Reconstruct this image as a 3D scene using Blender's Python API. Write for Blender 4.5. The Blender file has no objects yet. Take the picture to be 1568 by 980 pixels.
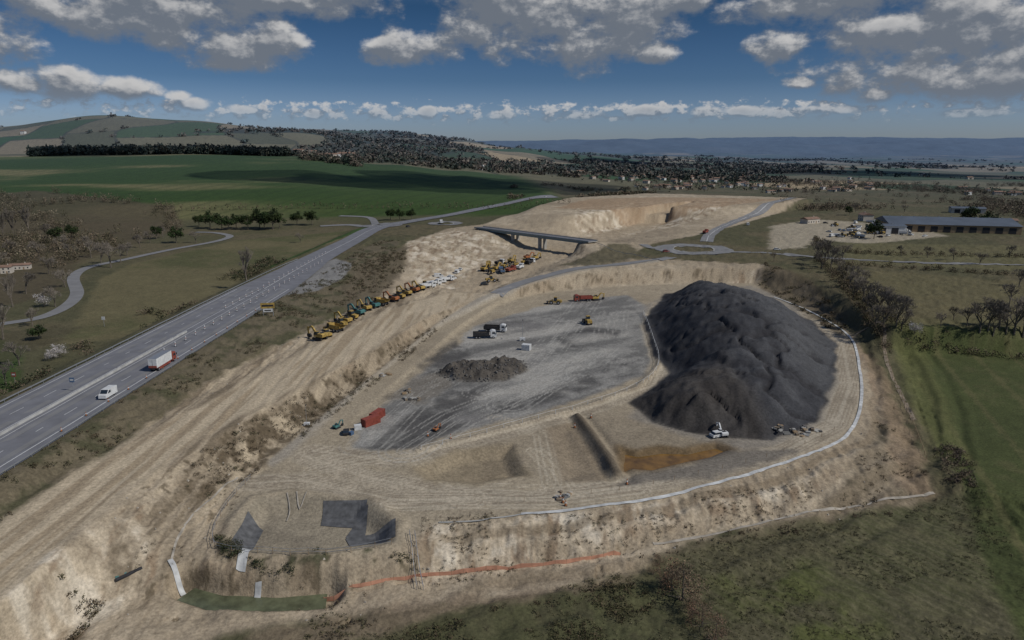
import bpy, math, random
import numpy as np
from mathutils import Vector, Matrix
random.seed(7); rng=np.random.default_rng(7)
scene=bpy.context.scene
CAMZ=60.0; F=1045.0; HOR=232.0
PITCH=math.atan((490-HOR)/F); cp,sp=math.cos(PITCH),math.sin(PITCH)

# ---------- survey helpers (ground coordinates in metres) ----------
def ray(px,py):
    dx=(px-784)/F; dv=(490-py)/F
    return dx, cp+dv*sp, -sp+dv*cp
def site(px,py,z=0.0):
    X,Y,Z=ray(px,py); t=(CAMZ-z)/-Z
    return (X*t,Y*t)
def S(l,z=0.0): return [site(a,b,z) for a,b in l]
def sst(a,b,x):
    t=np.clip((x-a)/(b-a),0,1); return t*t*(3-2*t)

# ---------- noise ----------
def _h(xi,yi,s):
    h=(xi*374761393+yi*668265263+s*1442695041)&0xffffffff
    h=((h^(h>>13))*1274126177)&0xffffffff
    return ((h^(h>>16))&0xffff).astype(np.float32)/65535.0
def vn(x,y,s):
    xf=np.floor(x); yf=np.floor(y); xi=xf.astype(np.int64); yi=yf.astype(np.int64)
    fx=(x-xf); fy=(y-yf); fx=fx*fx*(3-2*fx); fy=fy*fy*(3-2*fy)
    a=_h(xi,yi,s); b=_h(xi+1,yi,s); c=_h(xi,yi+1,s); d=_h(xi+1,yi+1,s)
    return (a+(b-a)*fx)*(1-fy)+(c+(d-c)*fx)*fy
def fbm(x,y,sc,s=0,o=4,r=0.5):
    t=0;am=1;n=0;x=x/sc;y=y/sc
    for i in range(o):
        ca,sa=math.cos(i*.9),math.sin(i*.9); k=2.03**i
        t=t+am*vn((x*ca+y*sa)*k+i*17.3,(-x*sa+y*ca)*k-i*9.1,s+i); n+=am; am*=r
    return t/n-0.5      # approx -0.5..0.5

# ---------- distance fields ----------
def polysd(X,Y,P,margin=None):
    out=np.full(X.shape,1e3,np.float32)
    xs=[p[0] for p in P]; ys=[p[1] for p in P]
    if margin is not None:
        m=(X>min(xs)-margin)&(X<max(xs)+margin)&(Y>min(ys)-margin)&(Y<max(ys)+margin)
        if not m.any(): return out
        out[m]=polysd(X[m],Y[m],P); return out
    d2=np.full(X.shape,1e12); ins=np.zeros(X.shape,bool); n=len(P)
    for i in range(n):
        ax,ay=P[i]; bx,by=P[(i+1)%n]
        ex,ey=bx-ax,by-ay; L=ex*ex+ey*ey+1e-9
        t=np.clip(((X-ax)*ex+(Y-ay)*ey)/L,0,1)
        d2=np.minimum(d2,(X-ax-t*ex)**2+(Y-ay-t*ey)**2)
        if abs(ey)>1e-9:
            c=((Y>=ay)!=(Y>=by))&(X<ax+(Y-ay)*ex/ey); ins^=c
    d=np.sqrt(d2); return np.where(ins,-d,d).astype(np.float32)
def linesd(X,Y,P,hw=0,zs=None,hws=None,margin=None):
    if margin is not None:
        out=np.full(X.shape,1e3,np.float32)
        xs=[p[0] for p in P]; ys=[p[1] for p in P]
        m=(X>min(xs)-margin)&(X<max(xs)+margin)&(Y>min(ys)-margin)&(Y<max(ys)+margin)
        if m.any(): out[m]=linesd(X[m],Y[m],P,hw,None,hws)[0]
        return out
    d=np.full(X.shape,1e9); z=np.zeros(X.shape)
    for i in range(len(P)-1):
        ax,ay=P[i]; bx,by=P[i+1]; ex,ey=bx-ax,by-ay; L=ex*ex+ey*ey+1e-9
        t=np.clip(((X-ax)*ex+(Y-ay)*ey)/L,0,1)
        q=np.sqrt((X-ax-t*ex)**2+(Y-ay-t*ey)**2)
        q=q-(hw if hws is None else hws[i]+(hws[i+1]-hws[i])*t)
        m=q<d; d=np.where(m,q,d)
        if zs is not None: z=np.where(m,zs[i]+(zs[i+1]-zs[i])*t,z)
    return d,z

# ---------- site layout ----------
HWY=[(-111,-150),(-111,300),(-112.5,381),(-111,472)]+S([(575,350),(620,341),(700,329),(780,316),(850,303)])
HWW=[13.6,13.6,9.5,8,8,7,6,6,6]
STRIP=S([(-250,1040)],-3)+S([(0,850),(140,745),(280,660),(400,597),(520,535)],-3)+S([(620,480)],-4)+S([(700,452)],-5)
STRIPZ=[-3,-3,-3,-3,-3,-3,-4,-5.5]; STRIPW=[9,9,8,8.5,9,11,11,10]
HAULP=[(440,705),(520,635),(600,568),(690,492),(745,457),(800,433),(880,413),(1000,397)]
HAULZ=[-8.5,-8.2,-7.5,-6.3,-5.5,-4,-1.6,0]
HAUL=[site(a,b,z) for (a,b),z in zip(HAULP,HAULZ)]
CUT=S([(690,436),(740,408),(775,390),(810,380),(860,374),(925,356),(1010,335),(1060,330),(1000,347),(930,369),(880,388),(840,402),(790,427),(735,448)],-8)
YARD=S([(440,700),(520,627),(600,560),(680,500),(760,462),(850,446),(960,438),(1080,433),(1150,434),(1230,466),(1300,510),(1320,600),(1300,665),(1200,707),(1000,764),(870,782),(665,800),(612,838),(560,848),(400,850),(335,838),(345,780),(385,735)],-8.5)
LOW=S([(150,930),(300,928),(500,925),(640,905),(950,872),(1060,848),(1250,812),(1440,780),(1700,900),(2200,1300),(-400,1300),(40,1000)],-12.5)
RFIELD=S([(1470,735),(1430,630),(1392,545),(1568,535),(2100,560),(2100,900)],-10)
RBACK=S([(905,408),(1160,409),(1262,424),(1372,498),(1568,505),(2300,480),(2000,330),(1568,300),(1260,312),(1180,330),(1100,360),(1000,392)],-1.5)
KNOLL=S([(535,398),(612,372),(640,362),(728,349),(700,340),(640,345),(600,350),(560,368)],0.5)
HILLS=S([(860,330),(960,318),(1080,316),(1180,312),(1250,304),(1000,297),(880,303),(800,325)],7)
BE1=site(733,349,.5); BE2=site(908,371,.5)
LNAT=[(-900,-100),(-140,-100),(-140,600),(-900,600)]
PILE=S([(964,617),(1000,647),(1100,668),(1180,672),(1245,645),(1275,585),(1281,530),(1240,490),(1150,460),(1075,448),(1020,450),(986,490),(1000,545),(1026,572)],-8.5)
RUB=S([(668,572),(700,585),(770,583),(808,567),(800,553),(740,556),(690,560)],-8.5)
PITA=S([(632,716),(700,688),(788,678),(812,728),(730,742),(650,736)],-8.5)
PITB=S([(835,655),(880,645),(940,715),(925,735),(860,738)],-8.5)
POND=S([(945,685),(975,692),(1010,688),(1050,690),(1095,680),(1125,690),(1085,703),(1050,710),(1000,724),(965,722),(948,728)],-9)
BASIN=S([(362,800),(392,765),(440,757),(560,766),(606,800),(600,832),(480,846),(380,846),(350,838)],-8.5)
BERM=S([(884,638),(905,665),(930,700),(945,728)],-8.5)
BERM2=S([(640,690),(720,672),(800,650),(900,622),(975,595),(1010,560),(1000,520),(985,480)],-8.5)
DITCH=S([(285,905),(330,918),(420,922),(500,915)],-13)
LROAD=S([(-120,520),(0,497),(60,487),(100,470),(118,450),(113,425),(135,410),(190,398),(260,383),(330,370),(352,362),(330,357),(300,356)],-4)
cols_px=[-500,0,180,300,450,600,700,784,880,1000,1200,1568,2100]
COLU=[(p-784)/F for p in cols_px]
ROWY=[500,650,900,1300,1700,2600,4000,7000,9500,12500,17000,26000]
TAB=np.array([
 [-4,-3,-2,-1,0,0,0,0,0,0,-1,-2,-3],
 [2,1,1,1,1,1,1,0,0,0,-1,-3,-4],
 [22,21,22,22,21,14,9,6,4,2,-1,-4,-5],
 [50,50,54,56,52,36,24,16,9,5,1,-4,-6],
 [55,52,55,55,54,48,38,28,16,8,2,-5,-8],
 [150,148,188,168,134,96,80,66,44,24,4,-8,-10],
 [150,150,160,170,168,158,126,84,50,28,2,-14,-16],
 [60,60,60,80,90,90,70,40,20,0,-15,-20,-20],
 [100,100,100,100,100,90,70,40,30,40,20,10,0],
 [250,250,250,250,250,250,250,230,215,235,225,240,250],
 [250,250,250,250,250,250,250,290,330,345,370,390,400],
 [100]*13],float)
def fartable(X,Y):
    u=X/np.maximum(Y,60); ly=np.log(np.clip(Y,ROWY[0],ROWY[-1]-1)); L=np.log(ROWY)
    i=np.clip(np.searchsorted(L,ly)-1,0,len(L)-2); fy=(ly-L[i])/(L[i+1]-L[i])
    uc=np.clip(u,COLU[0],COLU[-1]-1e-4); C=np.array(COLU)
    j=np.clip(np.searchsorted(C,uc)-1,0,len(C)-2); fx=(uc-C[j])/(C[j+1]-C[j])
    fx=fx*fx*(3-2*fx); fy=.4*fy+.6*fy*fy*(3-2*fy)
    z=(TAB[i,j]*(1-fx)+TAB[i,j+1]*fx)*(1-fy)+(TAB[i+1,j]*(1-fx)+TAB[i+1,j+1]*fx)*fy
    amp=np.clip((Y-900)/2000,0,1)*np.clip(Y*0.010,0,60)
    return z+amp*fbm(X,Y,600.,31,4)*1.25+ np.clip((Y-7500)/5000,0,1)*150*fbm(X,Y,2600.,37,5)
def terrain(X,Y):
    z=np.zeros(X.shape)
    nm=(Y<1250)
    x=X[nm];y=Y[nm]
    Wt=np.zeros(x.shape);Sm=np.zeros(x.shape)
    wob=fbm(x,y,14.,3,3)*2.2
    def acc(d,zz,e=.35):
        nonlocal Wt,Sm
        w=1/(np.maximum(d,0)+e)**2.0; Wt+=w; Sm+=w*zz
    d,zz=linesd(x,y,HWY,0,[0]*9,[h+1.5 for h in HWW]); acc(d,zz); dhw=d
    d,zz=linesd(x,y,STRIP,0,STRIPZ,STRIPW); acc(d+wob*.5,zz); dst=d
    d,zz=linesd(x,y,HAUL,4.5,HAULZ); acc(d,zz); dha=d
    for P,zz in ((CUT,-8),(YARD,-8.5),(LOW,-12.5),(RFIELD,-10),(RBACK,-1.5),(KNOLL,.5),(HILLS,7),(LNAT,-4)):
        d=polysd(x,y,P); acc(d+(wob*.6 if P in(CUT,YARD,KNOLL,HILLS) else 0),zz)
    for bx,by in (BE1,BE2): acc(np.hypot(x-bx,y-by)-9,.6)
    h=Sm/Wt
    # stockpile
    sd=polysd(x,y,PILE,30)
    dd=np.maximum(-sd+fbm(x,y,9.,5,3)*3,0)
    cap=8.2+6.3*sst(188,232,y)-2.6*sst(262,315,y)+1.6*fbm(x,y,18.,8,3)
    hp=cap*(1-np.exp(-(0.98*dd/cap)**1.7))
    rid=np.abs(fbm(x,y,7.,12,4))*2
    gul=np.abs(fbm(x,y,16.,13,3))
    h+=hp*(1-.13*rid)-sst(.05,0,gul)*np.minimum(dd*.2,1.2)+np.where(dd>0,fbm(x,y,2.2,9,3)*1.0,0)
    h+=np.where(dd>0,1,0)*np.maximum(fbm(x,y,8.,16,2),0)*5*sst(235,205,y)*sst(80,66,x)*np.minimum(dd/4,1)
    sd=polysd(x,y,RUB,20); dd=np.maximum(-sd,0)
    h+=np.minimum(dd*.9,3.0)*(.75+fbm(x,y,3.,10,3)*1.6)
    for P,dep,wd in ((PITA,1.9,4.5),(PITB,1.0,5),(POND,1.5,2.6)):
        sd=polysd(x,y,P,20); h-=dep*sst(-.2,wd,-sd+wob*.6)
    sd=polysd(x,y,BASIN,20); h-=2.2*sst(0,4,-sd); h+=.5*np.exp(-((sd-1.0)/1.2)**2)
    sd=linesd(x,y,BERM,0,margin=20)+wob*.3; h+=1.1*np.exp(-(sd/1.1)**2)-.5*np.exp(-((sd-2.6)/1.1)**2)
    sd=linesd(x,y,BERM2,0,margin=20); h+=.7*np.exp(-(sd/1.0)**2)
    flat=sst(0,3,np.minimum(np.minimum(dhw,dst),dha))
    ys=polysd(x,y,YARD,40); flat2=sst(-2,4,ys); rf=polysd(x,y,RFIELD)
    h+=fbm(x,y,5.,14,5,.55)*(.26+1.3*flat*flat2)*(1-.9*(rf<0))*sst(-140,-125,x)
    g=flat*flat2*sst(-125,-110,x)*(1-sst(420,700,y))
    h+=-np.abs(fbm(x*1.0,y*.35,2.6,18,3))*1.9*g*(rf>3)*(np.abs(h+12.5)>.5)
    sd=linesd(x,y,DITCH,0,margin=20); kk=np.exp(-(sd/2.6)**4); h=h*(1-kk)+(-14.2)*kk
    h+=(vn(x/1.3+y*.06,y/30,21)-.5)*.28*sst(2,-1,dst)*(y<330)          # ruts on the haul strip
    h+=(vn(ys/2.3+fbm(x,y,20.,19,2)*2,ys*0,20)-.5)*.8*sst(2,5,ys)*sst(30,24,ys)*sst(-40,10,x)*(y<330)
    u=x/np.maximum(y,60); y0=600+450*sst(0.0,.1,u)
    ft=fartable(x,y); w=sst(y0-60,y0+140,y)
    z[nm]=h*(1-w)+ft*w
    z[~nm]=fartable(X[~nm],Y[~nm])
    return z

# grid ---------------------------------------------------------------
ys=[-150.0]
while ys[-1]<55: ys.append(ys[-1]+5)
while ys[-1]<26000:
    y=ys[-1]; ys.append(y+max(.32,min(y*y/41000*1.25,.0068*y)))
ys=np.array(ys); sc=np.hypot(ys,50)
U=np.linspace(-1.2,1.2,1050)
XX=(U[None,:]*sc[:,None]); YY=np.repeat(ys[:,None],len(U),1)
X=XX.ravel(); Y=YY.ravel()
Z=terrain(X,Y); ZG=Z.reshape(XX.shape)
print('grid',XX.shape)
def look(x,y):
    x=np.atleast_1d(np.asarray(x,float)); y=np.atleast_1d(np.asarray(y,float))
    i=np.clip(np.searchsorted(ys,y)-1,0,len(ys)-2); fy=np.clip((y-ys[i])/(ys[i+1]-ys[i]),0,1)
    c=np.clip((x/np.hypot(y,50)-U[0])/(U[1]-U[0]),0,len(U)-1.001); j=c.astype(int); fx=c-j
    return (ZG[i,j]*(1-fx)+ZG[i,j+1]*fx)*(1-fy)+(ZG[i+1,j]*(1-fx)+ZG[i+1,j+1]*fx)*fy
TS=np.geomspace(60,20000,5000)
def place(px,py):
    a,b,c=ray(px,py); x=a*TS; y=b*TS; z=CAMZ+c*TS
    below=np.nonzero(look(x,y)>=z)[0]
    k=below[0] if len(below) else len(TS)-1
    return Vector((x[k],y[k],float(look(x[k],y[k])[0])))

# ---------- colours ----------
def srgb(r,g,b,k=1.0):
    f=lambda c:(c/255/12.92 if c<=10 else ((c/255+.055)/1.055)**2.4)*k
    return np.array([f(r),f(g),f(b)])
HAZE=srgb(94,114,138); HZL=6000.; HZ0=700  # aerial haze is painted into terrain and tree colours by distance
C=np.zeros((len(X),3)); 
n1=fbm(X,Y,40.,50,4); n2=fbm(X,Y,6.,60,4,.6); n3=fbm(X,Y,1.6,70,3,.6)
base=srgb(88,85,62)
C[:]=base
def paint(m,col,k=1.0):
    m=np.clip(m*k,0,1)[:,None]; C[:]=C*(1-m)+np.asarray(col)*m
def inpoly(P,soft=1.5,nz=2.0,mar=40): 
    return sst(soft,-soft,polysd(X,Y,P,mar)+n2*nz*2)
def inline(P,hw,soft=.8,nz=1.0,hws=None): return sst(soft,-soft,linesd(X,Y,P,hw,hws=hws,margin=30)+n2*nz*2)
paint(sst(-.1,.2,n1),srgb(100,92,70))
paint(sst(.05,.25,n2),srgb(70,70,50),.7)
uu=X/np.maximum(Y,60)
wx=X+fbm(X,Y,400.,80,2)*260; wy=Y+fbm(X,Y,400.,84,2)*260
def cells(wx,wy,sz,s):
    a=(wx*.92+wy*.39)/sz; b=(-wx*.39+wy*.92)/(sz*1.5)
    ai=np.floor(a).astype(np.int64); b=b+_h(ai,ai*0+5,s)*3
    bi=np.floor(b).astype(np.int64)
    e=np.minimum(np.minimum(a-ai,1-(a-ai))*sz,np.minimum(b-bi,1-(b-bi))*sz*1.5)
    return _h(ai,bi,s),e
PAL=np.array([srgb(70,86,48),srgb(106,101,76),srgb(62,76,46),srgb(164,146,114),srgb(90,89,62),srgb(114,108,80),srgb(60,84,42),srgb(134,122,96)])
far=sst(0,160,Y-(640+430*sst(0.0,.1,uu)))
for sz,s,m in ((170.,5,Y<2500),(300.,6,(Y>=2500)&(Y<5000)),(520.,7,Y>=5000)):
    r,e=cells(wx,wy,sz,s); pc=PAL[np.clip((r*8).astype(int),0,7)]
    w=(far*m*sst(0,sz*.02,e))[:,None]; C[:]=C*(1-w)+pc*w
    w=(far*m*(1-sst(sz*.015,sz*.035,e)))[:,None]; C[:]=C*(1-w*.7)+srgb(60,60,45)*w*.7
wood=np.maximum(sst(.09,.14,fbm(X,Y,420.,90,4)),sst(8500,9500,Y))*sst(1350,1500,Y); paint(wood,srgb(54,56,42),.85)
up=lambda p:(p-784)/F
gf=sst(560,620,Y+n1*30)*sst(1330,1290,Y)*sst(up(930),up(880),uu+ (Y-600)/6000)*sst(615,660,Y+uu*0)
paint(gf,srgb(60,78,38)); 
stripe=fbm((X-.25*Y)*.25,Y*.7,60.,95,4)
paint(gf*sst(.1,-.15,stripe)*.5,srgb(50,70,33))
paint(gf*sst(-.02,.16,stripe)*sst(up(600),up(200),uu),srgb(124,116,82),.75)
paint(gf*sst(.6,1,np.sin((X-.3*Y)*2*math.pi/26)+n3)*.35,srgb(44,58,32))
paint(gf*sst(670,630,Y+n1*60),srgb(100,92,70),.8)
paint(sst(1180,1330,Y)*gf*sst(up(250),up(60),uu),srgb(108,112,68),.8)
LF=S([(128,470),(150,425),(200,402),(360,366),(560,350),(535,368),(470,398),(400,426),(200,512),(90,525)],-3)
paint(inpoly(LF,2,2),srgb(106,99,72)); paint(inpoly(LF,2,2)*sst(0,.3,n1+n2*.4),srgb(86,86,58))
paint(inline(S([(560,352),(480,380),(420,405)],-2),5),srgb(66,84,44))
paint(inpoly(S([(-100,560),(0,520),(40,530),(20,600),(-100,650)],-4),2,3),srgb(66,82,42))
WD=S([(-300,560),(0,470),(90,450),(120,400),(280,352),(270,330),(60,318),(-300,330)],-4)
paint(inpoly(WD,4,5),srgb(86,77,60),.8)
paint(inpoly(S([(-300,650),(0,560),(130,500),(60,500),(-300,560)],-4),3,5),srgb(80,75,56),.7)
VERGE=[(-98,-100),(-97,300),(-96,420),(-90,470)]+S([(612,375),(600,400),(560,440),(480,492),(400,532),(300,590),(150,690),(0,790)],-2)+[(-92,-100)]
EARTH=S([(-400,1150),(-60,838)],-3)+S([(0,778),(150,688),(300,592),(400,532),(480,492),(560,450),(618,400),(620,375),(690,352),(735,347)],-1)+S([(800,322),(880,303),(1000,297),(1250,303)],5)+S([(1210,322),(1120,348),(1060,362),(1000,372),(960,395),(1100,402),(1170,405),(1240,430),(1310,490),(1352,560),(1400,680),(1432,745)],-2)+S([(1250,795),(1050,835),(960,885),(800,915),(560,945),(430,960),(250,1000),(0,1150)],-13)
TAN=srgb(163,148,125); LTAN=srgb(190,175,151); DTAN=srgb(134,120,101); WHT=srgb(208,198,179)
E=inpoly(EARTH,1.5,2.2,60)
paint(inpoly(VERGE,1.5,2),srgb(106,97,78)); paint(inpoly(VERGE,1.5,1)*sst(-.05,.15,n2),srgb(78,76,56))
paint(E,TAN)
paint(E*sst(0,.35,n1+n2*.4),DTAN,.6); paint(E*sst(.02,.3,-n1+n2*.5),LTAN,.45)
LN=E*sst(-40,-60,X+ (Y-150)*-.12)*(Y<330)
gr=fbm(X*1.0,Y*.08,2.0,111,4,.6); paint(LN*sst(.0,.16,gr),srgb(118,105,86),.8); paint(LN*sst(-.02,-.2,gr),srgb(192,175,147),.7)
paint(LN*sst(-84,-91,X+n2*3)*sst(-.05,.2,n2+n1),srgb(112,100,81),.8)
dzy=np.gradient(ZG,axis=0)/np.gradient(YY,axis=0); dzx=np.gradient(ZG,axis=1)/np.gradient(XX,axis=1)
slope=np.hypot(dzy,dzx-0).ravel()
sl=sst(.25,.6,slope)*E*(Y<480)
paint(sl*sst(-.1,.2,n2),srgb(146,129,106),.6); paint(sl*sst(.08,.2,n3+n2*.5),srgb(88,78,62),.75)
BANK=S([(270,735),(400,650),(540,572),(640,512),(690,480),(655,515),(560,590),(470,650),(420,690),(330,745),(290,768)],-6)
paint(inpoly(BANK,2,2)*sst(-.12,.08,n2+n3*.5),srgb(84,73,57),.85)
for P,z in ((S([(622,375),(700,356),(780,365),(785,385),(735,400),(700,425),(650,432),(625,405)],-2),0),
            (S([(880,330),(1000,318),(1180,314),(1080,332),(930,350),(880,345)],0),0),
            (S([(800,455),(870,436),(1000,428),(1160,420),(1160,432),(1000,440),(860,450)],-5),0),
            (S([(0,905),(120,850),(220,800),(240,850),(120,930),(0,990)],-7),0),
            (S([(640,812),(800,800),(1000,780),(1250,735),(1240,760),(1000,810),(850,850),(650,880)],-10.5),0)):
    m=inpoly(P,1.5,2.5)
    paint(m*sst(-.25,.15,n2+n3*.4),LTAN,.85); paint(m*sst(.03,.2,n2),WHT,.6); paint(m*sst(.04,.2,fbm(X,Y*.25,2.4,101,4,.6)),srgb(134,115,93),.85)
paint(inpoly(S([(850,320),(900,306),(1000,303),(1200,306),(1100,318),(950,324)],6),3,6),srgb(156,131,103),.7)
ysd=polysd(X,Y,YARD,60); ring=vn(ysd/2.0+fbm(X,Y,20.,19,2)*2,ysd*0,20)
RG=E*sst(-16,-10,ysd)*sst(30,24,ysd)*sst(-30,0,X)*(Y<330)*(polysd(X,Y,PILE,30)>3)
paint(RG*sst(.55,.85,ring+n3*.3),LTAN,.5); paint(RG*sst(.4,.15,ring+n3*.3),srgb(126,112,92),.65)
ms=inline(STRIP,0,1.2,.8,[w-1.5 for w in STRIPW]); paint(ms,srgb(186,170,144)); paint(ms*sst(-.02,.16,fbm(X*1.0,Y*.05,1.6,110,3)),srgb(156,139,114),.85)
paint(inpoly(CUT,2,2),srgb(164,148,124),.8)
mh=inline(HAUL,4.2,.8,.5); paint(mh,srgb(158,149,134)); paint(inline(HAUL,.8,.6,.5),srgb(174,166,151),.6)
ym=inpoly(YARD,1.5,1.5); paint(ym,srgb(161,148,126)); paint(ym*sst(0,.3,n1+n2*.5),srgb(138,126,107),.8)
GY=S([(540,690),(548,655),(600,612),(640,575),(700,530),(725,500),(790,480),(850,464),(960,452),(992,470),(985,500),(1003,545),(985,575),(930,598),(800,638),(700,662),(620,688)],-8.5)
g=inpoly(GY,1.5,1.8); paint(g,srgb(144,141,134)); paint(g*sst(-.05,.25,n1+n2*.4),srgb(116,113,109),.9); 
flow=fbm(X*.5+Y*.3,(Y-X*.6)*1.6,16.,120,5,.55); paint(g*sst(.02,.2,flow-n3*.3),srgb(172,167,157),.75); paint(g*sst(.02,.18,-flow-n3*.2),srgb(102,100,96),.7)
for PP in ([(560,690),(600,650),(640,620),(700,590),(760,585),(735,610),(690,640),(700,655),(640,690)],[(690,655),(800,628),(900,600),(960,575),(915,590),(860,590),(790,615)],[(845,520),(900,500),(960,505),(940,525),(880,535)],[(640,560),(700,520),(720,545),(660,575)],[(860,590),(920,560),(980,550),(975,575),(920,592)]):
    paint(inpoly(S(PP,-8.5),1.6,3.2)*sst(-.35,.1,n2+n1),srgb(76,74,72),.85)
paint(inpoly(S([(590,610),(640,578),(700,560),(690,590),(640,620)],-8.5),1.6,2.6),srgb(116,108,96),.7)
GY2=S([(985,468),(1040,445),(1150,437),(1240,470),(1290,510),(1306,580),(1296,650),(1230,680),(1150,690),(1120,690),(960,640),(1010,590),(1000,530)],-8.5)
paint(inpoly(GY2,2,2),srgb(138,131,120),.8)
tr=0
for P,z in (([(470,700),(560,730),(680,755),(800,765),(1000,740),(1200,692),(1280,650),(1302,590),(1290,525),(1235,478)],-8.5),([(480,690),(600,705),(700,680),(800,655),(920,620),(1000,590),(1015,560),(995,500),(1010,465),(1080,445)],-8.5),([(380,740),(460,735),(600,765),(720,765)],-8.5)):
    P=S(P,z); m_=inline(P,3.4,1,1); tr=np.maximum(tr,m_); paint(m_,srgb(180,168,147),.8)
    for o in (2.6,1.8,.9): 
        d=np.abs(linesd(X,Y,P,0,margin=10)-o); paint(sst(.4,.1,d+n2*.8),srgb(136,123,104),.65)
for P in ([(480,720),(560,705),(640,700),(700,745),(820,750)],[(820,690),(850,720),(870,755),(1000,735)],[(600,775),(700,770),(850,770),(980,752)],[(760,640),(830,665),(845,740)]):
    P=S(P,-8.5)
    for o in (.9,2.1): paint(sst(.35,.08,np.abs(linesd(X,Y,P,0,margin=12)-o)+n2*.5),srgb(192,180,158),.6)
for P in ([(620,690),(700,640),(800,600),(880,570),(930,530),(940,480)],[(560,680),(640,600),(720,560),(800,545),(900,540),(960,520)],[(740,600),(820,560),(870,500),(900,460)],[(780,620),(860,570),(950,550)]):
    P=S(P,-8.5)
    for o in (1.0,1.9,4.5,6.2): paint(sst(.35,.08,np.abs(linesd(X,Y,P,0,margin=12)-o)+n2*.6)*sst(-.3,.1,n1+n2),srgb(176,172,162),.6)
sd=polysd(X,Y,PILE,30)+fbm(X,Y,9.,5,3)*-3
pm=sst(1.2,-.6,sd)
paint(pm,srgb(62,62,64)); paint(pm*sst(0,.3,n1+n2*.7),srgb(80,80,81),.7); paint(pm*sst(.0,.25,fbm(X,Y*.4,4.,140,3)),srgb(46,45,47),.6)
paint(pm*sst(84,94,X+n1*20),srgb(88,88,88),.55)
paint(pm*sst(200,180,Y-n1*20)*sst(68,60,X+n1*8),srgb(72,66,59),.6); paint(pm*sst(.05,0,np.abs(fbm(X,Y,16.,13,3))),srgb(42,40,41),.6)
paint(inpoly(RUB,1.2,1.5),srgb(92,86,78)); paint(inpoly(RUB,1.2,1)*sst(0,.2,n3),srgb(56,53,50),.8)
paint(inpoly(PITA,1.2,2),srgb(144,130,106),.8); paint(inpoly(PITA,1.2,2)*sst(0,.2,n2),srgb(122,110,92),.6); paint(inpoly(PITB,1.2,1),srgb(136,122,102),.8)
paint(sst(2.5,-1,polysd(X,Y,POND,20)+n2*3),srgb(104,84,56),.85)
paint(inpoly(S([(1090,690),(1190,688),(1230,690),(1100,730),(950,742),(960,726),(1060,712)],-8.5),1.5,2),srgb(100,96,91),.7)
paint(inline(BERM,1.3,.7,.8),srgb(98,88,74),.85)
paint(inpoly(BASIN,.8,.8),srgb(148,138,119),.85); paint(inpoly(BASIN,.8,.8)*sst(-.05,.2,n2),srgb(122,113,98),.6)
FR=S([(420,890),(640,868),(560,850),(395,848),(330,840),(340,870)],-11)
paint(inpoly(FR,1.5,3)*sst(-.05,.15,n2+n3*.4),srgb(74,75,55),.9)
TO=S([(960,850),(1060,822),(1250,785),(1330,690),(1350,600),(1432,745),(1440,770),(1250,800),(1060,842)],-11)
paint(inpoly(TO,2,3),srgb(120,108,88),.6); paint(inpoly(TO,2,3)*sst(0,.2,n2),srgb(86,80,63),.8)
BRT=S([(1300,520),(1345,560),(1390,640),(1425,740),(1380,730),(1345,640),(1320,560)],-9)
paint(inpoly(BRT,1.5,3),srgb(152,130,106),.5)
WK=S([(380,980),(520,930),(760,905),(960,880),(1000,900),(800,950),(600,1000)],-12.5)
paint(inpoly(WK,2,4),srgb(128,113,94),.7)
FF=S([(1045,850),(1250,805),(1440,772),(1500,760),(1640,1010),(1640,1300),(600,1300),(540,985),(700,940),(850,915),(960,895)],-13)
m=inpoly(FF,1.5,3); paint(m,srgb(90,86,64)); paint(m*sst(-.1,.25,n2*.6+n1),srgb(80,81,54),.8)
rows=np.sin((X*.80+Y*.6)*2*math.pi/1.9); paint(m*sst(20,34,X)*sst(.1,.9,rows+n3),srgb(114,107,85),.4)
rows=np.sin((X*.80+Y*.6)*2*math.pi/11.0); paint(m*sst(20,34,X)*sst(.6,1.,rows+n3),srgb(106,101,74),.4)
paint(m*sst(.1,.3,n2+n3*.5),srgb(68,64,48),.6)
paint(m*sst(16,4,np.abs(X-44+(Y-110)*.3))*sst(0,.2,n1+n2*.5),srgb(90,96,50),.6)
RF2=S([(1372,520),(1568,518),(2200,530),(2200,1300),(1700,1200),(1530,880),(1480,745),(1440,690),(1400,600)],-10)
m=inpoly(RF2,1.5,1.5); paint(m,srgb(76,82,48)); paint(m*sst(-.2,.3,n1+n2*.3),srgb(69,75,45),.8)
paint(m*sst(.8,1,np.sin((X*.94-Y*.34)*2*math.pi/12)+n3*.4),srgb(100,95,64),.5); paint(m*sst(.0,.3,n2)*.4,srgb(96,90,62))
m=inpoly(S([(1360,515),(1410,518),(1480,690),(1440,700),(1385,590)],-9),1.5,2); paint(m,srgb(96,97,60),.7)
RB2=S([(1250,395),(1330,410),(1568,430),(2000,430),(2000,480),(1568,500),(1330,490)],-1)
paint(inpoly(RB2,3,5),srgb(104,97,70),.8)
paint(inpoly(S([(1180,345),(1250,335),(1400,345),(1450,360),(1330,372),(1250,366),(1230,378),(1180,380)],-1),3,4),srgb(166,155,135),.85)
paint(inpoly(S([(1290,370),(1568,375),(1800,395),(1568,412),(1290,402)],-1),3,3),srgb(106,101,72),.7)
paint(inpoly(S([(1170,408),(1240,432),(1300,480),(1290,500),(1220,455),(1165,428)],-4),1.5,2),srgb(92,82,64),.8)
paint(inpoly(S([(850,395),(960,372),(1000,392),(900,406)],-1),3,4),srgb(96,90,69),.9)
paint(inpoly(S([(520,430),(560,400),(625,375),(618,405),(575,445),(530,462)],0),2,3),srgb(102,92,75),.9)
LAY=[(-98,285),(-88,300),(-84,335),(-88,372),(-102,392),(-104,380),(-99,330)]
paint(inpoly(LAY,.6,.3),srgb(128,126,122))
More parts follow.
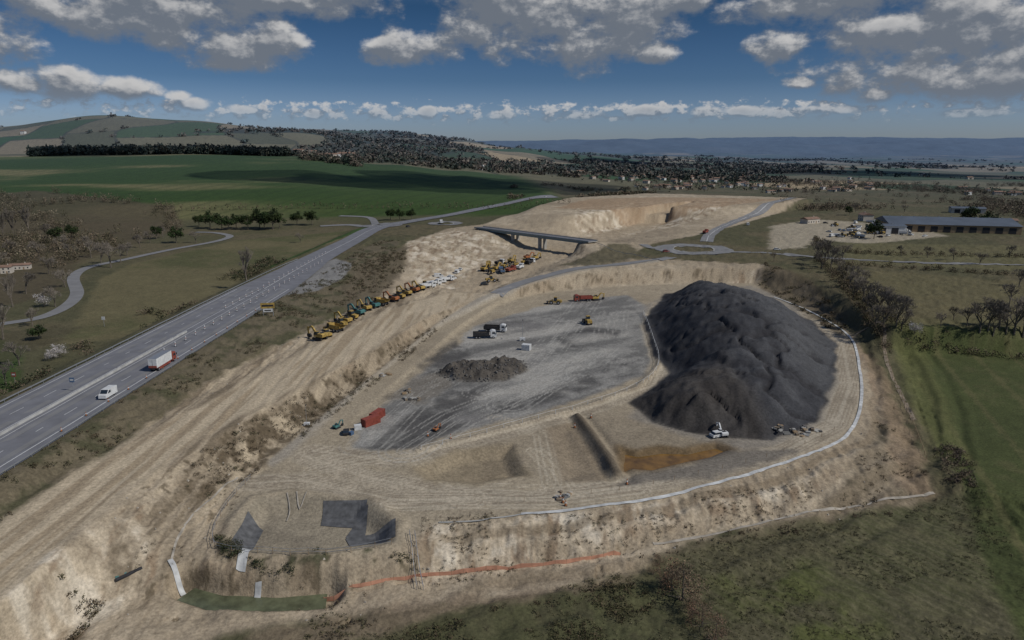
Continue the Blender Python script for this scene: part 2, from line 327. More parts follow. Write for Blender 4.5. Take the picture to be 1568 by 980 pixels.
smooth=np.clip(np.maximum(np.maximum(ms,mh),np.maximum(g,tr)),0,1)
C*= (1+ (.30*n2+.42*n3)*(1-.5*smooth))[:,None]
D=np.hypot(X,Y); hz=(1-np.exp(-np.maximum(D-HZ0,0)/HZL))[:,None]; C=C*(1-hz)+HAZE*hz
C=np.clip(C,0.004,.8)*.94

def grid_mesh(name,X,Y,Z,nr,nc,col,mat):
    me=bpy.data.meshes.new(name); N=nr*nc
    me.vertices.add(N); me.vertices.foreach_set('co',np.column_stack([X,Y,Z]).astype(np.float32).ravel())
    i=np.arange(N).reshape(nr,nc); q=np.stack([i[:-1,:-1],i[:-1,1:],i[1:,1:],i[1:,:-1]],-1).reshape(-1,4)
    me.loops.add(q.size); me.loops.foreach_set('vertex_index',q.ravel().astype(np.int32))
    me.polygons.add(len(q)); me.polygons.foreach_set('loop_start',np.arange(0,q.size,4,dtype=np.int32))
    me.polygons.foreach_set('use_smooth',np.ones(len(q),bool))
    me.update(calc_edges=True)
    a=me.color_attributes.new('Col','FLOAT_COLOR','POINT')
    a.data.foreach_set('color',np.column_stack([col,np.ones(N)]).astype(np.float32).ravel())
    me.materials.append(mat); o=bpy.data.objects.new(name,me); scene.collection.objects.link(o); return o

def nodes(name):
    m=bpy.data.materials.new(name); m.use_nodes=True; nt=m.node_tree; b=nt.nodes['Principled BSDF']; return m,nt,b
def attr_mat(name,sc1,sc2,bump,amt=.35,trans=False):
    m,nt,b=nodes(name); N=nt.nodes; L=nt.links
    at=N.new('ShaderNodeAttribute'); at.attribute_name='Col'
    tc=N.new('ShaderNodeNewGeometry')
    no=N.new('ShaderNodeTexNoise'); no.inputs['Scale'].default_value=sc1; no.inputs['Detail'].default_value=4; no.inputs['Roughness'].default_value=.7
    L.new(tc.outputs['Position'],no.inputs['Vector'])
    mr=N.new('ShaderNodeMapRange'); mr.inputs[1].default_value=.3; mr.inputs[2].default_value=.7; mr.inputs[3].default_value=1-amt; mr.inputs[4].default_value=1+amt
    L.new(no.outputs['Fac'],mr.inputs[0])
    mx=N.new('ShaderNodeVectorMath'); mx.operation='SCALE'; L.new(at.outputs['Color'],mx.inputs[0]); L.new(mr.outputs[0],mx.inputs['Scale'])
    L.new(mx.outputs[0],b.inputs['Base Color']); b.inputs['Roughness'].default_value=.95; b.inputs['Specular IOR Level'].default_value=.15
    if bump:
        bp=N.new('ShaderNodeBump'); bp.inputs['Strength'].default_value=bump; bp.inputs['Distance'].default_value=.35
        L.new(no.outputs['Fac'],bp.inputs['Height']); L.new(bp.outputs[0],b.inputs['Normal'])
    return m
def mat(name,col,rough=.7,metal=0,var=.25,sc=1.5,spec=.3):
    m,nt,b=nodes(name); N=nt.nodes; L=nt.links
    tc=N.new('ShaderNodeNewGeometry'); no=N.new('ShaderNodeTexNoise'); no.inputs['Scale'].default_value=sc; no.inputs['Detail'].default_value=5
    L.new(tc.outputs['Position'],no.inputs['Vector'])
    rp=N.new('ShaderNodeValToRGB'); e=rp.color_ramp.elements
    e[0].position=.3; e[1].position=.7; c=np.array(col)
    e[0].color=(*(c*(1-var)),1); e[1].color=(*np.clip(c*(1+var),0,1),1)
    L.new(no.outputs['Fac'],rp.inputs['Fac']); L.new(rp.outputs[0],b.inputs['Base Color'])
    b.inputs['Roughness'].default_value=rough; b.inputs['Metallic'].default_value=metal; b.inputs['Specular IOR Level'].default_value=spec
    return m
ground=attr_mat('ground_soil_and_grass',1.6,1.3,.5,.32)
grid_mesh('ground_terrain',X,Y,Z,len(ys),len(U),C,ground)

M=dict(
 asphalt=mat('asphalt',srgb(114,114,117),.9,0,.14,.2),
 asphalt2=mat('asphalt_worn',srgb(124,123,122),.9,0,.12,.2),
 paint=mat('road_paint',(.54,.54,.52),.7,0,.15,3),
 conc=mat('concrete',(.34,.33,.30),.85,0,.15,1),
 barrier=mat('barrier_concrete',(.42,.41,.38),.85,0,.2,.5),
 liner=mat('pale_drain_liner',(.50,.50,.48),.7,0,.3,.6),
 geo=mat('dark_geotextile',srgb(90,90,90),.8,0,.35,.8),
 steel=mat('galvanised_steel',(.38,.39,.40),.5,.6,.1,2),
 bridge=mat('bridge_steel',srgb(112,130,138),.6,.1,.1,.5),
 yellow=mat('yellow_paint',(.37,.25,.07),.6,0,.4,1.2),
 orange=mat('orange_paint',(.34,.13,.05),.6,0,.3,1.2),
 teal=mat('teal_paint',(.06,.16,.15),.6,0,.25,1.2),
 blue=mat('blue_paint',(.08,.13,.21),.6,0,.25,1.2),
 white=mat('white_paint',(.60,.60,.58),.5,0,.15,1.2),
 red=mat('red_paint',(.24,.06,.04),.6,0,.25,1.2),
 dark=mat('dark_steel_and_rubber',(.03,.03,.032),.8,0,.3,2),
 glass=mat('tinted_glass',(.02,.03,.04),.1,0,.1,2,.6),
 wood=mat('timber',(.28,.20,.12),.9,0,.3,3),
 net=mat('orange_netting',(.50,.25,.16),.9,0,.3,.6),
 wall=mat('rendered_wall',(.50,.45,.38),.9,0,.15,.3),
 stone=mat('pale_stone',(.36,.32,.26),.9,0,.3,.6),
 rubble=mat('dark_rubble',(.10,.093,.085),.95,0,.45,.7),
 tile=mat('terracotta_tiles',(.22,.14,.10),.9,0,.25,.4),
 roofd=mat('dark_sheet_roof',srgb(84,92,102),.7,0,.15,.1),
 bark=mat('bark',(.13,.11,.085),.95,0,.3,2),
 twig=mat('winter_twigs',(.18,.155,.125),.95,0,.3,1),
 brownmud=mat('mud',(.20,.16,.115),.95,0,.3,1),
)
fol=attr_mat('foliage',1.2,1,0,.3)

# ---------- mesh builder ----------
class MB:
    def __init__(s): s.v=[];s.f=[];s.m=[];s.mats=[]
    def mi(s,k):
        if k not in s.mats: s.mats.append(k)
        return s.mats.index(k)
    def add(s,vs,fs,k):
        o=len(s.v); s.v+= [tuple(v) for v in vs]; i=s.mi(k)
        for f in fs: s.f.append(tuple(o+a for a in f)); s.m.append(i)
    def box(s,c,d,k,rz=0,ry=0,tx=1,ty=1):
        R=Matrix.Rotation(rz,3,'Z')@Matrix.Rotation(ry,3,'Y'); vs=[]
        for z in(-1,1):
            for x,y in((-1,-1),(1,-1),(1,1),(-1,1)):
                a=tx if z>0 else 1;b=ty if z>0 else 1
                vs.append(Vector(c)+R@Vector((x*d[0]/2*a,y*d[1]/2*b,z*d[2]/2)))
        s.add(vs,[(3,2,1,0),(4,5,6,7),(0,1,5,4),(1,2,6,5),(2,3,7,6),(3,0,4,7)],k)
    def prism(s,pr,y0,y1,k,ins=0):
        n=len(pr)
        vs=[(x,y0,z) for x,z in pr]+[(x,y1,z) for x,z in pr]
        fs=[tuple(range(n)),tuple(range(2*n-1,n-1,-1))]+[(i,i+n,(i+1)%n+n,(i+1)%n) for i in range(n)]
        s.add(vs,fs,k)
    def cyl(s,a,b,r0,r1,k,n=8,cap=True):
        a=Vector(a);b=Vector(b);d=(b-a).normalized(); p=d.orthogonal().normalized(); q=d.cross(p)
        vs=[];
        for c,r in((a,r0),(b,r1)):
            for i in range(n):
                t=2*math.pi*i/n; vs.append(c+(p*math.cos(t)+q*math.sin(t))*r)
        fs=[(i,(i+1)%n,(i+1)%n+n,i+n) for i in range(n)]
        if cap: fs+=[tuple(range(n-1,-1,-1)),tuple(range(n,2*n))]
        s.add(vs,fs,k)
    def mesh(s,name,bev=0):
        me=bpy.data.meshes.new(name); me.from_pydata(s.v,[],s.f)
        for k in s.mats: me.materials.append(M[k] if isinstance(k,str) else k)
        me.polygons.foreach_set('material_index',s.m)
        import bmesh
        bm=bmesh.new(); bm.from_mesh(me); bmesh.ops.recalc_face_normals(bm,faces=bm.faces); bm.to_mesh(me); bm.free()
        me.update(); return me
def obj(name,me,loc=(0,0,0),rz=0,sc=1,bevel=0):
    o=bpy.data.objects.new(name,me); o.location=loc; o.rotation_euler=(0,0,rz); o.scale=(sc,)*3 if not hasattr(sc,'__len__') else sc
    scene.collection.objects.link(o)
    if bevel:
        b=o.modifiers.new('Bevel','BEVEL'); b.width=bevel; b.segments=1
    return o

# ---------- ribbons on the ground ----------
def dens(P,step):
    out=[];P=[Vector((p[0],p[1])) for p in P]
    for i in range(len(P)-1):
        p0=P[max(i-1,0)];p1=P[i];p2=P[i+1];p3=P[min(i+2,len(P)-1)]
        n=max(1,int((p2-p1).length/step))
        for k in range(n):
            t=k/n; out.append(.5*((2*p1)+(p2-p0)*t+(2*p0-5*p1+4*p2-p3)*t*t+(3*p1-p0-3*p2+p3)*t**3))
    out.append(P[-1]); return out
def ribbon(name,P,hw,mt,dz=.12,step=3,nc=5,off=0,dash=None,smooth=True,hws=None):
    if smooth:
        Q=dens(P,step)
        H=[float(np.interp(q.y,[p[1] for p in P],hws)) for q in Q] if hws is not None else [hw]*len(Q)
    else: Q=[Vector(p[:2]) for p in P]; H=[hw]*len(Q)
    n=len(Q); V=[];Fc=[]
    for i,q in enumerate(Q):
        t=(Q[min(i+1,n-1)]-Q[max(i-1,0)]).normalized(); nr=Vector((t.y,-t.x))
        pts=[q+nr*(off+H[i]*(2*k/(nc-1)-1)) for k in range(nc)]
        z=look([p.x for p in pts],[p.y for p in pts])
        D=math.hypot(q.x,q.y); e=dz*(1 if D<300 else D/300)
        V+=[(p.x,p.y,zz+e) for p,zz in zip(pts,z)]
    acc=0
    for i in range(n-1):
        L=(Q[i+1]-Q[i]).length; acc+=L
        if dash and (acc%(dash[0]+dash[1]))>dash[0]: continue
        for k in range(nc-1):
            a=i*nc+k; Fc.append((a,a+1,a+nc+1,a+nc))
    me=bpy.data.meshes.new(name); me.from_pydata(V,[],Fc); me.materials.append(M[mt]); 
    return obj(name,me)
ribbon('highway_road',HWY,0,'asphalt',.22,4,15,hws=HWW)
def hline(off,hw,dash=None,y1=300,name='road_marking'):
    ribbon(name,[(-111+off,-100),(-111+off,y1)],hw,'paint',.26,2 if dash else 6,2,dash=dash)
hline(-12.0,.12); hline(11.2,.14); hline(-6.5,.09,(3,9)); hline(6.3,.09,(3,9)); hline(1.4,.10); hline(-1.4,.1)
for off in (-9.5,-3.3,3.3,9.3): ribbon('asphalt_wear_band',[(-111+off,-100),(-111+off,300)],.8,'asphalt2',.235,6,2)
ribbon('road_marking',[(-111,300),(-112.5,381),(-111,472)]+HWY[4:],.15,'paint',.28,5,2)
ribbon('country_road',LROAD,2.8,'asphalt2',.15,3,5)
RD1=S([(1232,308),(1180,322),(1120,340),(1090,355),(1082,368)],-.5)
RD3=S([(1100,384),(1180,386),(1260,393),(1400,400),(1568,404)],-1)
RD4=S([(1040,374),(1000,378),(985,372)],-1)
RD5=S([(490,341),(540,340),(575,346)],0); RD6=S([(575,342),(565,333),(520,331)],0)
for P,h in ((RD1,4.5),(RD3,3.0),(RD4,3.2),(RD5,4),(RD6,3.2)): ribbon('access_road',P,h,'asphalt2',.15,4,5)
ribbon('access_road',[site(a,b,z) for (a,b),z in zip([(1030,390),(960,402),(880,412),(800,433),(760,450)],[0,-.5,-1.6,-4,-5.3])],3.4,'asphalt2',.15,4,5)
ribbon('road_marking',RD1,.2,'paint',.19,5,2)
def roundabout(c,ro,ri):
    pts=[(c[0]+ (ro+ri)/2*math.cos(a),c[1]+(ro+ri)/2*math.sin(a)) for a in np.linspace(0,2*math.pi,49)]
    ribbon('roundabout_road',pts,(ro-ri)/2,'asphalt2',.17,3,5,smooth=False)
    pts=[(c[0]+ri*math.cos(a),c[1]+ri*math.sin(a)) for a in np.linspace(0,2*math.pi,49)]
    ribbon('roundabout_kerb',pts,.5,'conc',.2,3,2,smooth=False)
roundabout(site(1062,379,-.5),25,13)
roundabout(site(585,345,0),17,8)
roundabout(site(682,343,0),15,7)
DRAIN=S([(798,788),(870,782),(1000,763),(1100,739),(1200,709),(1270,683),(1302,660),(1318,620),(1317,570),(1300,515),(1240,477),(1185,455)],-8.5)
ribbon('lined_drain',DRAIN,.42,'liner',.18,1.5,3)
ribbon('drain_edge_kerb',S([(672,800),(735,797),(800,788)],-8.5),.2,'conc',.18,2,2)
ribbon('concrete_path',S([(1000,838),(1100,820),(1250,787),(1430,758)],-12.5),.32,'stone',.12,2,3)
ribbon('field_track',S([(1300,515),(1345,520),(1360,560),(1400,640)],-9),.6,'brownmud',.05,2,3)
ribbon('concrete_path',S([(262,862),(285,815),(330,770),(365,738)],-9.5),.2,'stone',.1,1.5,2)

def fence_line(name,P,h,rail,step,post,kr,kp,thick=.06,nr=1,sag=0):
    Q=dens(P,step); b=MB(); z=look([q.x for q in Q],[q.y for q in Q]); hs=[h*(1-sag*random.random()) for q in Q]
    for i,q in enumerate(Q):
        b.cyl((q.x,q.y,z[i]-.2),(q.x,q.y,z[i]+h),post,post,kp,4)
        if i<len(Q)-1 and rail:
            r=Q[i+1]; n=Vector((r.y-q.y,q.x-r.x)).normalized()*thick/2
            for j in range(nr):
                k=1-j*.45; h0,h1=hs[i]*k,hs[i+1]*k; l0,l1=max(h0-rail,.02),max(h1-rail,.02)
                A=[(q.x-n.x,q.y-n.y,z[i]+l0),(r.x-n.x,r.y-n.y,z[i+1]+l1),(r.x-n.x,r.y-n.y,z[i+1]+h1),(q.x-n.x,q.y-n.y,z[i]+h0)]
                B=[(q.x+n.x,q.y+n.y,z[i]+l0),(r.x+n.x,r.y+n.y,z[i+1]+l1),(r.x+n.x,r.y+n.y,z[i+1]+h1),(q.x+n.x,q.y+n.y,z[i]+h0)]
                b.add(A+B,[(0,1,2,3),(7,6,5,4),(3,2,6,7),(0,4,5,1)],kr)
    return obj(name,b.mesh(name))
fence_line('guardrail',[(-97.2,-60),(-97.2,285)],.85,.32,4,.07,'steel','steel')
fence_line('guardrail',[(-124.9,-60),(-124.9,300),(-122,385)],.85,.32,4,.07,'steel','steel')
fence_line('concrete_median_barrier',[(-111.0,60),(-111.0,225)],.75,.7,4,.08,'barrier','conc',thick=.4)
fence_line('orange_net_fence',S([(495,912),(540,910),(640,893),(760,880),(850,870),(950,856)],-13),1.0,.9,1.8,.05,'net','wood',sag=.5)
fence_line('wire_fence',S([(1210,412),(1260,450),(1340,520),(1375,590),(1420,690)],-8),1.2,.04,4,.06,'wood','wood')
fence_line('stake_line',[site(a,b,-8) for a,b in [(645,688),(720,670),(800,648),(900,620),(975,592),(1008,560),(1000,520),(985,480)]],1.2,.04,4.5,.09,'white','white')
fence_line('stake_line',[site(a,b,-9) for a,b in [(700,782),(860,765),(1000,745),(1200,695),(1290,655)]],1.0,0,6,.05,'wood','wood')
fence_line('handrail',S([(636,838),(640,862),(648,893)],-11),1.1,.06,2,.05,'steel','steel',nr=2)
fence_line('handrail',S([(628,838),(632,862),(638,893)],-11),1.1,.06,2,.05,'steel','steel',nr=2)
fence_line('basin_fence',S([(600,840),(500,855),(395,852),(330,842),(338,790),(385,735)],-8.8),1.3,.04,3,.05,'steel','wood',nr=2)
fence_line('crash_barrier',S([(905,372),(960,385),(1010,396)],0),.9,.3,4,.08,'steel','steel')

def patch(name,P,mt,dz=.1,z0=-8.5,flat=None,n=14):
    P=[site(a,b,z0) for a,b in P]
    V=[];Fc=[]
    for i in range(n+1):
        for j in range(n+1):
            u=i/n;v=j/n
            x=(P[0][0]*(1-u)+P[1][0]*u)*(1-v)+(P[3][0]*(1-u)+P[2][0]*u)*v
            y=(P[0][1]*(1-u)+P[1][1]*u)*(1-v)+(P[3][1]*(1-u)+P[2][1]*u)*v
            V.append((x,y,float(look(x,y)[0])+dz))
    for i in range(n):
        for j in range(n):
            a=i*(n+1)+j; Fc.append((a,a+1,a+n+2,a+n+1))
    me=bpy.data.meshes.new(name); me.from_pydata(V,[],Fc); me.materials.append(M[mt]); obj(name,me)
patch('geotextile_liner',[(380,783),(402,797),(375,846),(349,840)],'geo')
patch('geotextile_liner',[(495,765),(563,767),(556,795),(490,790)],'geo')
patch('geotextile_liner',[(548,782),(564,772),(556,820),(528,808)],'geo')
patch('geotextile_liner',[(528,810),(606,797),(606,826),(540,830)],'geo',.14)
patch('concrete_chute',[(372,856),(388,854),(376,880),(362,878)],'liner',.2,-10.5)
patch('concrete_chute',[(392,901),(402,901),(392,918),(382,918)],'liner',.25,-12.5)
patch('concrete_chute',[(260,885),(268,882),(284,898),(276,902)],'liner',.25,-12.5)
for P in ([(440,758),(443,770),(438,785)],[(455,757),(458,770),(470,758)]): ribbon('timber_edging',S(P,-8.6),.12,'stone',.25,1,2)
def water(name,P,z,col,rough=.15):
    m,nt,b=nodes(name+'_surface'); no=nt.nodes.new('ShaderNodeTexNoise'); no.inputs['Scale'].default_value=.3; no.inputs['Detail'].default_value=6; no.inputs['Roughness'].default_value=.65
    g=nt.nodes.new('ShaderNodeNewGeometry'); nt.links.new(g.outputs['Position'],no.inputs['Vector'])
    rp=nt.nodes.new('ShaderNodeValToRGB'); rp.color_ramp.elements[0].position=.35; rp.color_ramp.elements[1].position=.65
    rp.color_ramp.elements[0].color=(*(col*.55),1); rp.color_ramp.elements[1].color=(*(col*1.25),1)
    nt.links.new(no.outputs['Fac'],rp.inputs['Fac']); nt.links.new(rp.outputs[0],b.inputs['Base Color']); b.inputs['Roughness'].default_value=rough
    me=bpy.data.meshes.new(name); me.from_pydata([(x,y,z) for x,y in P],[],[tuple(range(len(P)))]); me.materials.append(m); obj(name,me)
cx=sum(p[0] for p in POND)/len(POND); cy=sum(p[1] for p in POND)/len(POND)
water('muddy_pond_water',[(cx+(x-cx)*1.08,cy+(y-cy)*1.08) for x,y in POND],-9.5,srgb(124,92,42),.2)
Q=dens(DITCH,2); lft=[];rgt=[]
for i,q in enumerate(Q):
    t=(Q[min(i+1,len(Q)-1)]-Q[max(i-1,0)]).normalized(); lft.append((q.x-t.y*3.2,q.y+t.x*3.2)); rgt.append((q.x+t.y*3.2,q.y-t.x*3.2))
water('ditch_water',lft+rgt[::-1],-13.5,srgb(96,100,76),.25)

# ---------- bridge ----------
def build_bridge():
    a=Vector((*site(733,349,1.2),0)); b=Vector((*site(908,371,1.2),0)); d=b-a; L=d.length; rz=math.atan2(d.y,d.x); mb=MB()
    mb.box((L/2,0,1.0),(L,9,.5),'conc'); mb.box((L/2,0,1.27),(L,8.0,.05),'asphalt')
    for s in(-1,1):
        mb.box((L/2,s*3.4,.05),(L*.96,.35,1.4),'bridge'); mb.box((L/2,s*4.55,1.35),(L,.18,.7),'bridge')
        mb.box((L/2,s*4.55,2.25),(L,.08,.08),'steel'); mb.box((L/2,s*4.55,1.95),(L,.05,.05),'steel')
        for i in range(int(L/3)): mb.box((i*3+1,s*4.55,1.95),(.08,.1,.6),'steel')
    zg=-10
    for f in(.36,.60):
        for s in(-1,1): mb.box((L*f,s*2.6,(zg-.65)/2-.35),(1.3,2.2,-zg-.6),'conc',tx=1,ty=1.15)
        mb.box((L*f,0,-.95),(1.6,7.6,.6),'conc')
    for f in(.015,.985): mb.box((L*f,0,-1.0),(2,8.0,2.9),'brownmud')
    obj('road_bridge',mb.mesh('road_bridge'),(a.x,a.y,.6),rz)
build_bridge()

# ---------- vehicles ----------
def wheels(b,xs,w,r,t=.35,k='dark'):
    for x in xs:
        for s in(-1,1):
            b.cyl((x,s*w-s*t,r),(x,s*w,r),r,r,k,12); b.cyl((x,s*w,r),(x,s*(w+.02),r),r*.5,r*.5,'steel',8)
def excavator(col,pose=0):
    b=MB()
    for s in(-1,1):
        y0,y1=sorted((s*1.0,s*1.6))
        b.prism([(-2,.15),(-2.25,.5),(-1.9,.9),(1.9,.9),(2.25,.5),(2,.15),(1.6,0),(-1.6,0)],y0,y1,'dark')
    b.box((0,0,.75),(2.2,2.0,.4),'dark'); b.cyl((0,0,.9),(0,0,1.15),.9,.9,'dark',12)
    b.prism([(-2.6,1.3),(-2.6,2.3),(-1.9,2.5),(-.3,2.5),(-.1,1.95),(1.5,1.8),(1.5,1.15),(-2.2,1.15)],-1.4,1.4,col)
    b.prism([(-.2,1.8),(-.1,3.0),(1.1,3.0),(1.5,2.2),(1.5,1.8)],.45,1.38,'glass'); b.box((.45,.92,3.05),(1.35,1.0,.1),col)
    b.box((-1.2,0,2.6),(1.0,1.4,.2),'dark'); b.cyl((-1.5,-.9,2.5),(-1.5,-.9,3.1),.08,.08,'dark',6)
    b.prism([(1.0,1.6),(1.3,2.3),(3.2,4.4),(3.7,4.5),(5.6,3.6),(5.6,3.2),(3.6,3.9),(1.6,1.4)],-.25,.25,col)
    b.prism([(5.2,4.0),(5.7,3.9),(5.6,1.6),(5.2,1.2),(5.0,1.4)],-.2,.2,col)
    b.prism([(5.6,1.5),(5.0,1.5),(4.3,1.0),(4.3,.3),(4.9,.1),(5.5,.5)],-.6,.6,'dark')
    b.cyl((1.9,.0,1.7),(3.2,0,3.6),.1,.1,'steel',6); b.cyl((3.6,0,4.7),(5.3,0,4.1),.09,.09,'steel',6)
    return b.mesh('excavator_'+col)
def dump(col,body=None):
    b=MB(); wheels(b,(2.6,-1.0,-2.6),1.3,.85,.5)
    b.prism([(1.4,.9),(1.4,1.7),(3.0,1.7),(4.4,1.5),(4.5,.7),(3.6,.9)],-1.15,1.15,col)
    b.prism([(1.4,1.7),(1.5,3.0),(2.7,3.0),(3.0,1.7)],-.85,.85,'glass'); b.box((2.1,0,3.05),(1.5,1.8,.12),col)
    b.box((-.6,0,1.0),(5.2,1.0,.5),'dark')
    for s in(-1,1): b.prism([(-3.9,2.0),(-4.1,2.7),(1.1,2.9),(1.0,1.6),(-2.6,1.25)],s*1.4-.06,s*1.4+.06,body or col)
    b.prism([(-3.9,2.0),(-2.6,1.25),(1.0,1.6),(1.1,3.1),(1.0,3.1),(.8,1.75),(-2.5,1.4),(-3.9,2.1)],-1.33,1.33,body or col)
    return b.mesh('dump_truck_'+col)
def loader(col):
    b=MB(); wheels(b,(1.7,-1.6),1.25,.85,.55)
    b.prism([(-3.1,1.0),(-3.1,2.0),(-1.0,2.2),(-.6,1.4),(2.0,1.5),(2.2,.9),(-2.6,.8)],-.95,.95,col)
    b.prism([(-.9,2.1),(-.8,3.3),(.5,3.3),(.7,2.0),(.4,1.4),(-.6,1.4)],-.7,.7,'glass'); b.box((-.15,0,3.35),(1.5,1.6,.12),col)
    for s in(-1,1): b.prism([(1.0,1.9),(1.2,2.2),(3.6,.9),(3.4,.6)],s*.6-.1,s*.6+.1,col)
    b.prism([(3.3,.1),(3.2,1.1),(4.0,1.3),(3.6,1.0),(3.6,.35),(4.6,.15),(4.6,.08)],-1.4,1.4,'dark')
    return b.mesh('wheel_loader_'+col)
def roller(col):
    b=MB(); b.cyl((1.8,-1,.75),(1.8,1,.75),.75,.75,'steel',16); wheels(b,(-1.3,),1.05,.75,.45)
    b.prism([(-2.4,.9),(-2.4,1.7),(-.6,1.8),(.4,1.0),(.4,.6),(-2,.6)],-.8,.8,col)
    b.box((1.4,0,1.0),(2.4,2.3,.2),col); b.prism([(-.7,1.6),(-.7,2.7),(.4,2.7),(.5,1.2)],-.7,.7,'glass'); b.box((-.15,0,2.75),(1.4,1.6,.1),col)
    return b.mesh('road_roller_'+col)
def lorry(cab,body,L=9,kind='box'):
    b=MB(); wheels(b,(L/2-1.3,-L/2+1.4,-L/2+2.6),1.2,.5,.3)
    b.box((0,0,.85),(L-.2,.9,.3),'dark')
    b.prism([(L/2-2.3,.6),(L/2-2.3,2.9),(L/2-1.6,3.2),(L/2-.4,3.0),(L/2-.05,1.9),(L/2,.5)],-1.2,1.2,cab)
    b.box((L/2-.22,0,2.2),(.3,2.0,.8),'glass',ry=-.25)
    for s in(-1,1): b.box((L/2-1.1,s*1.21,2.2),(1.1,.04,.7),'glass'); b.box((L/2-.1,s*1.4,2.2),(.1,.25,.6),'dark')
    if kind=='box':
        b.box((-1.3,0,2.55),(L-2.9,2.5,2.7),body); b.box((-1.3,0,1.12),(L-3,2.46,.18),'red'); b.box((-1.3,0,3.93),(L-2.95,2.44,.06),'steel')
        for s in(-1,1): b.box((-1.0,s*1.2,.7),(L-5.2,.06,.6),'red')
        b.box((-1.3-(L-2.9)/2-.03,0,1.55),(.05,2.4,.6),'red'); b.box((-1.3-(L-2.9)/2-.02,0,2.7),(.04,.05,1.7),'dark')
    elif kind=='tip':
        for s in(-1,1): b.box((-1.3,s*1.2,1.8),(L-3,.1,1.3),body)
        b.box((-1.3,0,1.2),(L-3,2.3,.15),body); b.box((-1.3+(L-3)/2,0,1.9),(.1,2.4,1.6),body); b.box((-1.3-(L-3)/2,0,1.75),(.1,2.4,1.2),body)
        b.box((-1.3,0,1.75),(L-3.4,2.2,.5),'brownmud',tx=.8,ty=.6)
    return b.mesh('lorry_'+cab+kind)
def car(col,van=False):
    b=MB(); wheels(b,(1.35,-1.35),.88,.33,.22)
    if van:
        b.prism([(-2.5,.35),(-2.55,2.1),(-2.4,2.2),(1.0,2.2),(1.9,1.3),(2.5,1.1),(2.6,.35)],-.95,.95,col)
        b.prism([(1.06,2.06),(1.8,1.35),(1.9,1.36),(1.12,2.14)],-.85,.85,'glass')
        for s in(-1,1): b.prism([(.3,1.3),(.3,1.95),(1.0,1.95),(1.6,1.3)],s*.955-.01,s*.955+.01,'glass')
        b.box((-2.56,0,1.6),(.03,1.4,.5),'glass')
    else:
        b.prism([(-2.1,.3),(-2.15,.8),(-2.0,.95),(1.0,.95),(2.0,.8),(2.15,.35)],-.88,.88,col)
        b.prism([(-1.9,.95),(-1.5,1.42),(.3,1.45),(1.15,.95)],-.76,.76,'glass')
        b.prism([(-1.45,1.43),(-1.3,1.49),(.15,1.5),(.3,1.45)],-.72,.72,col)
    return b.mesh('car_'+col+str(van))
VM={'ey':excavator('yellow'),'eo':excavator('orange'),'et':excavator('teal'),'ew':excavator('white'),'dy':dump('yellow'),'ly':loader('yellow'),'ry':roller('yellow'),
 'lb':lorry('blue','blue',9,'tip'),'lw':lorry('white','white',8.5,'tip'),'lx':lorry('red','white',12,'box'),'lr':lorry('red','red',9,'tip'),'ld':lorry('white','dark',9,'tip'),
 'cw':car('white'),'vw':car('white',True),'cr':car('red'),'cd':car('dark'),'cb':car('blue')}
NM={'e':'excavator','d':'dump_truck','l':'lorry','c':'parked_car','v':'parked_van','r':'road_roller'}
def put(k,px,py,ang,name=None,sc=1,pos=None):
    p=place(px,py) if pos is None else Vector((pos[0],pos[1],float(look(*pos)[0])))
    nm=name or ('wheel_loader' if k=='ly' else NM[k[0]])
    return obj(nm,VM[k],p+Vector((0,0,.03)),math.radians(ang),sc,bevel=.05)
def hput(k,px,py,ang,name,sc=1):
    x,y=site(px,py,.3); obj(name,VM[k],(x,y,float(look(x,y)[0])+.27),math.radians(ang),sc,bevel=.05)
hput('lx',250,560,90,'box_lorry',.95); hput('vw',166,607,270,'white_van',1.0)
hput('lw',676,343,100,'lorry'); hput('cw',835,306,60,'car'); hput('cd',625,348,60,'car')
for k,x,y,a in [('ey',490,520,150),('ry',500,516,140),('dy',512,508,150),('ly',522,500,140),('ey',529,496,150),('ly',538,489,150),('et',549,483,150),('ey',560,476,140),('et',573,472,140),('dy',583,467,150),
 ('eo',602,462,150),('ly',612,457,140),('ey',622,453,150),('eo',634,448,150),('ey',643,445,140),('ly',650,440,150),
 ('lw',655,441,40),('lw',664,437,40),('vw',676,433,30),('lw',684,431,40),('vw',692,428,30),('vw',672,425,10),('vw',700,419,80),('cw',705,414,80),
 ('cd',742,437,20),('ly',752,432,20),
 ('ey',742,415,60),('ly',752,418,120),('ey',760,414,60),('lb',768,418,100),('ly',774,410,60),('lr',782,416,60),('ey',790,408,100),('lw',796,412,70),('ly',803,404,60),('ld',812,404,60),('eo',808,397,40),('ey',820,398,50),('dy',748,408,90),('ld',765,405,60),('ey',783,402,60),
 ('ld',742,518,5),('ld',758,508,-10),('ly',900,496,100),('ly',850,466,170),('lr',893,461,190),
 ('vw',1145,345,80),('lr',1080,358,60),('cr',1020,386,10),('cw',1190,383,0)]:
    put(k,x,y,a)
put('ey',912,460,20,sc=.8); put('ew',1106,668,100,sc=.6); put('cw',1100,669,20); put('eo',668,660,60,sc=.35); put('et',516,656,60,sc=.4); put('cd',530,664,100,sc=.8)
for i in range(60):
    px=random.uniform(1262,1430); py=random.uniform(341,364); put(random.choice(['vw','cw','lw','cw','cd','cb','lw','ly','vw','cr']),px,py,random.uniform(0,360))
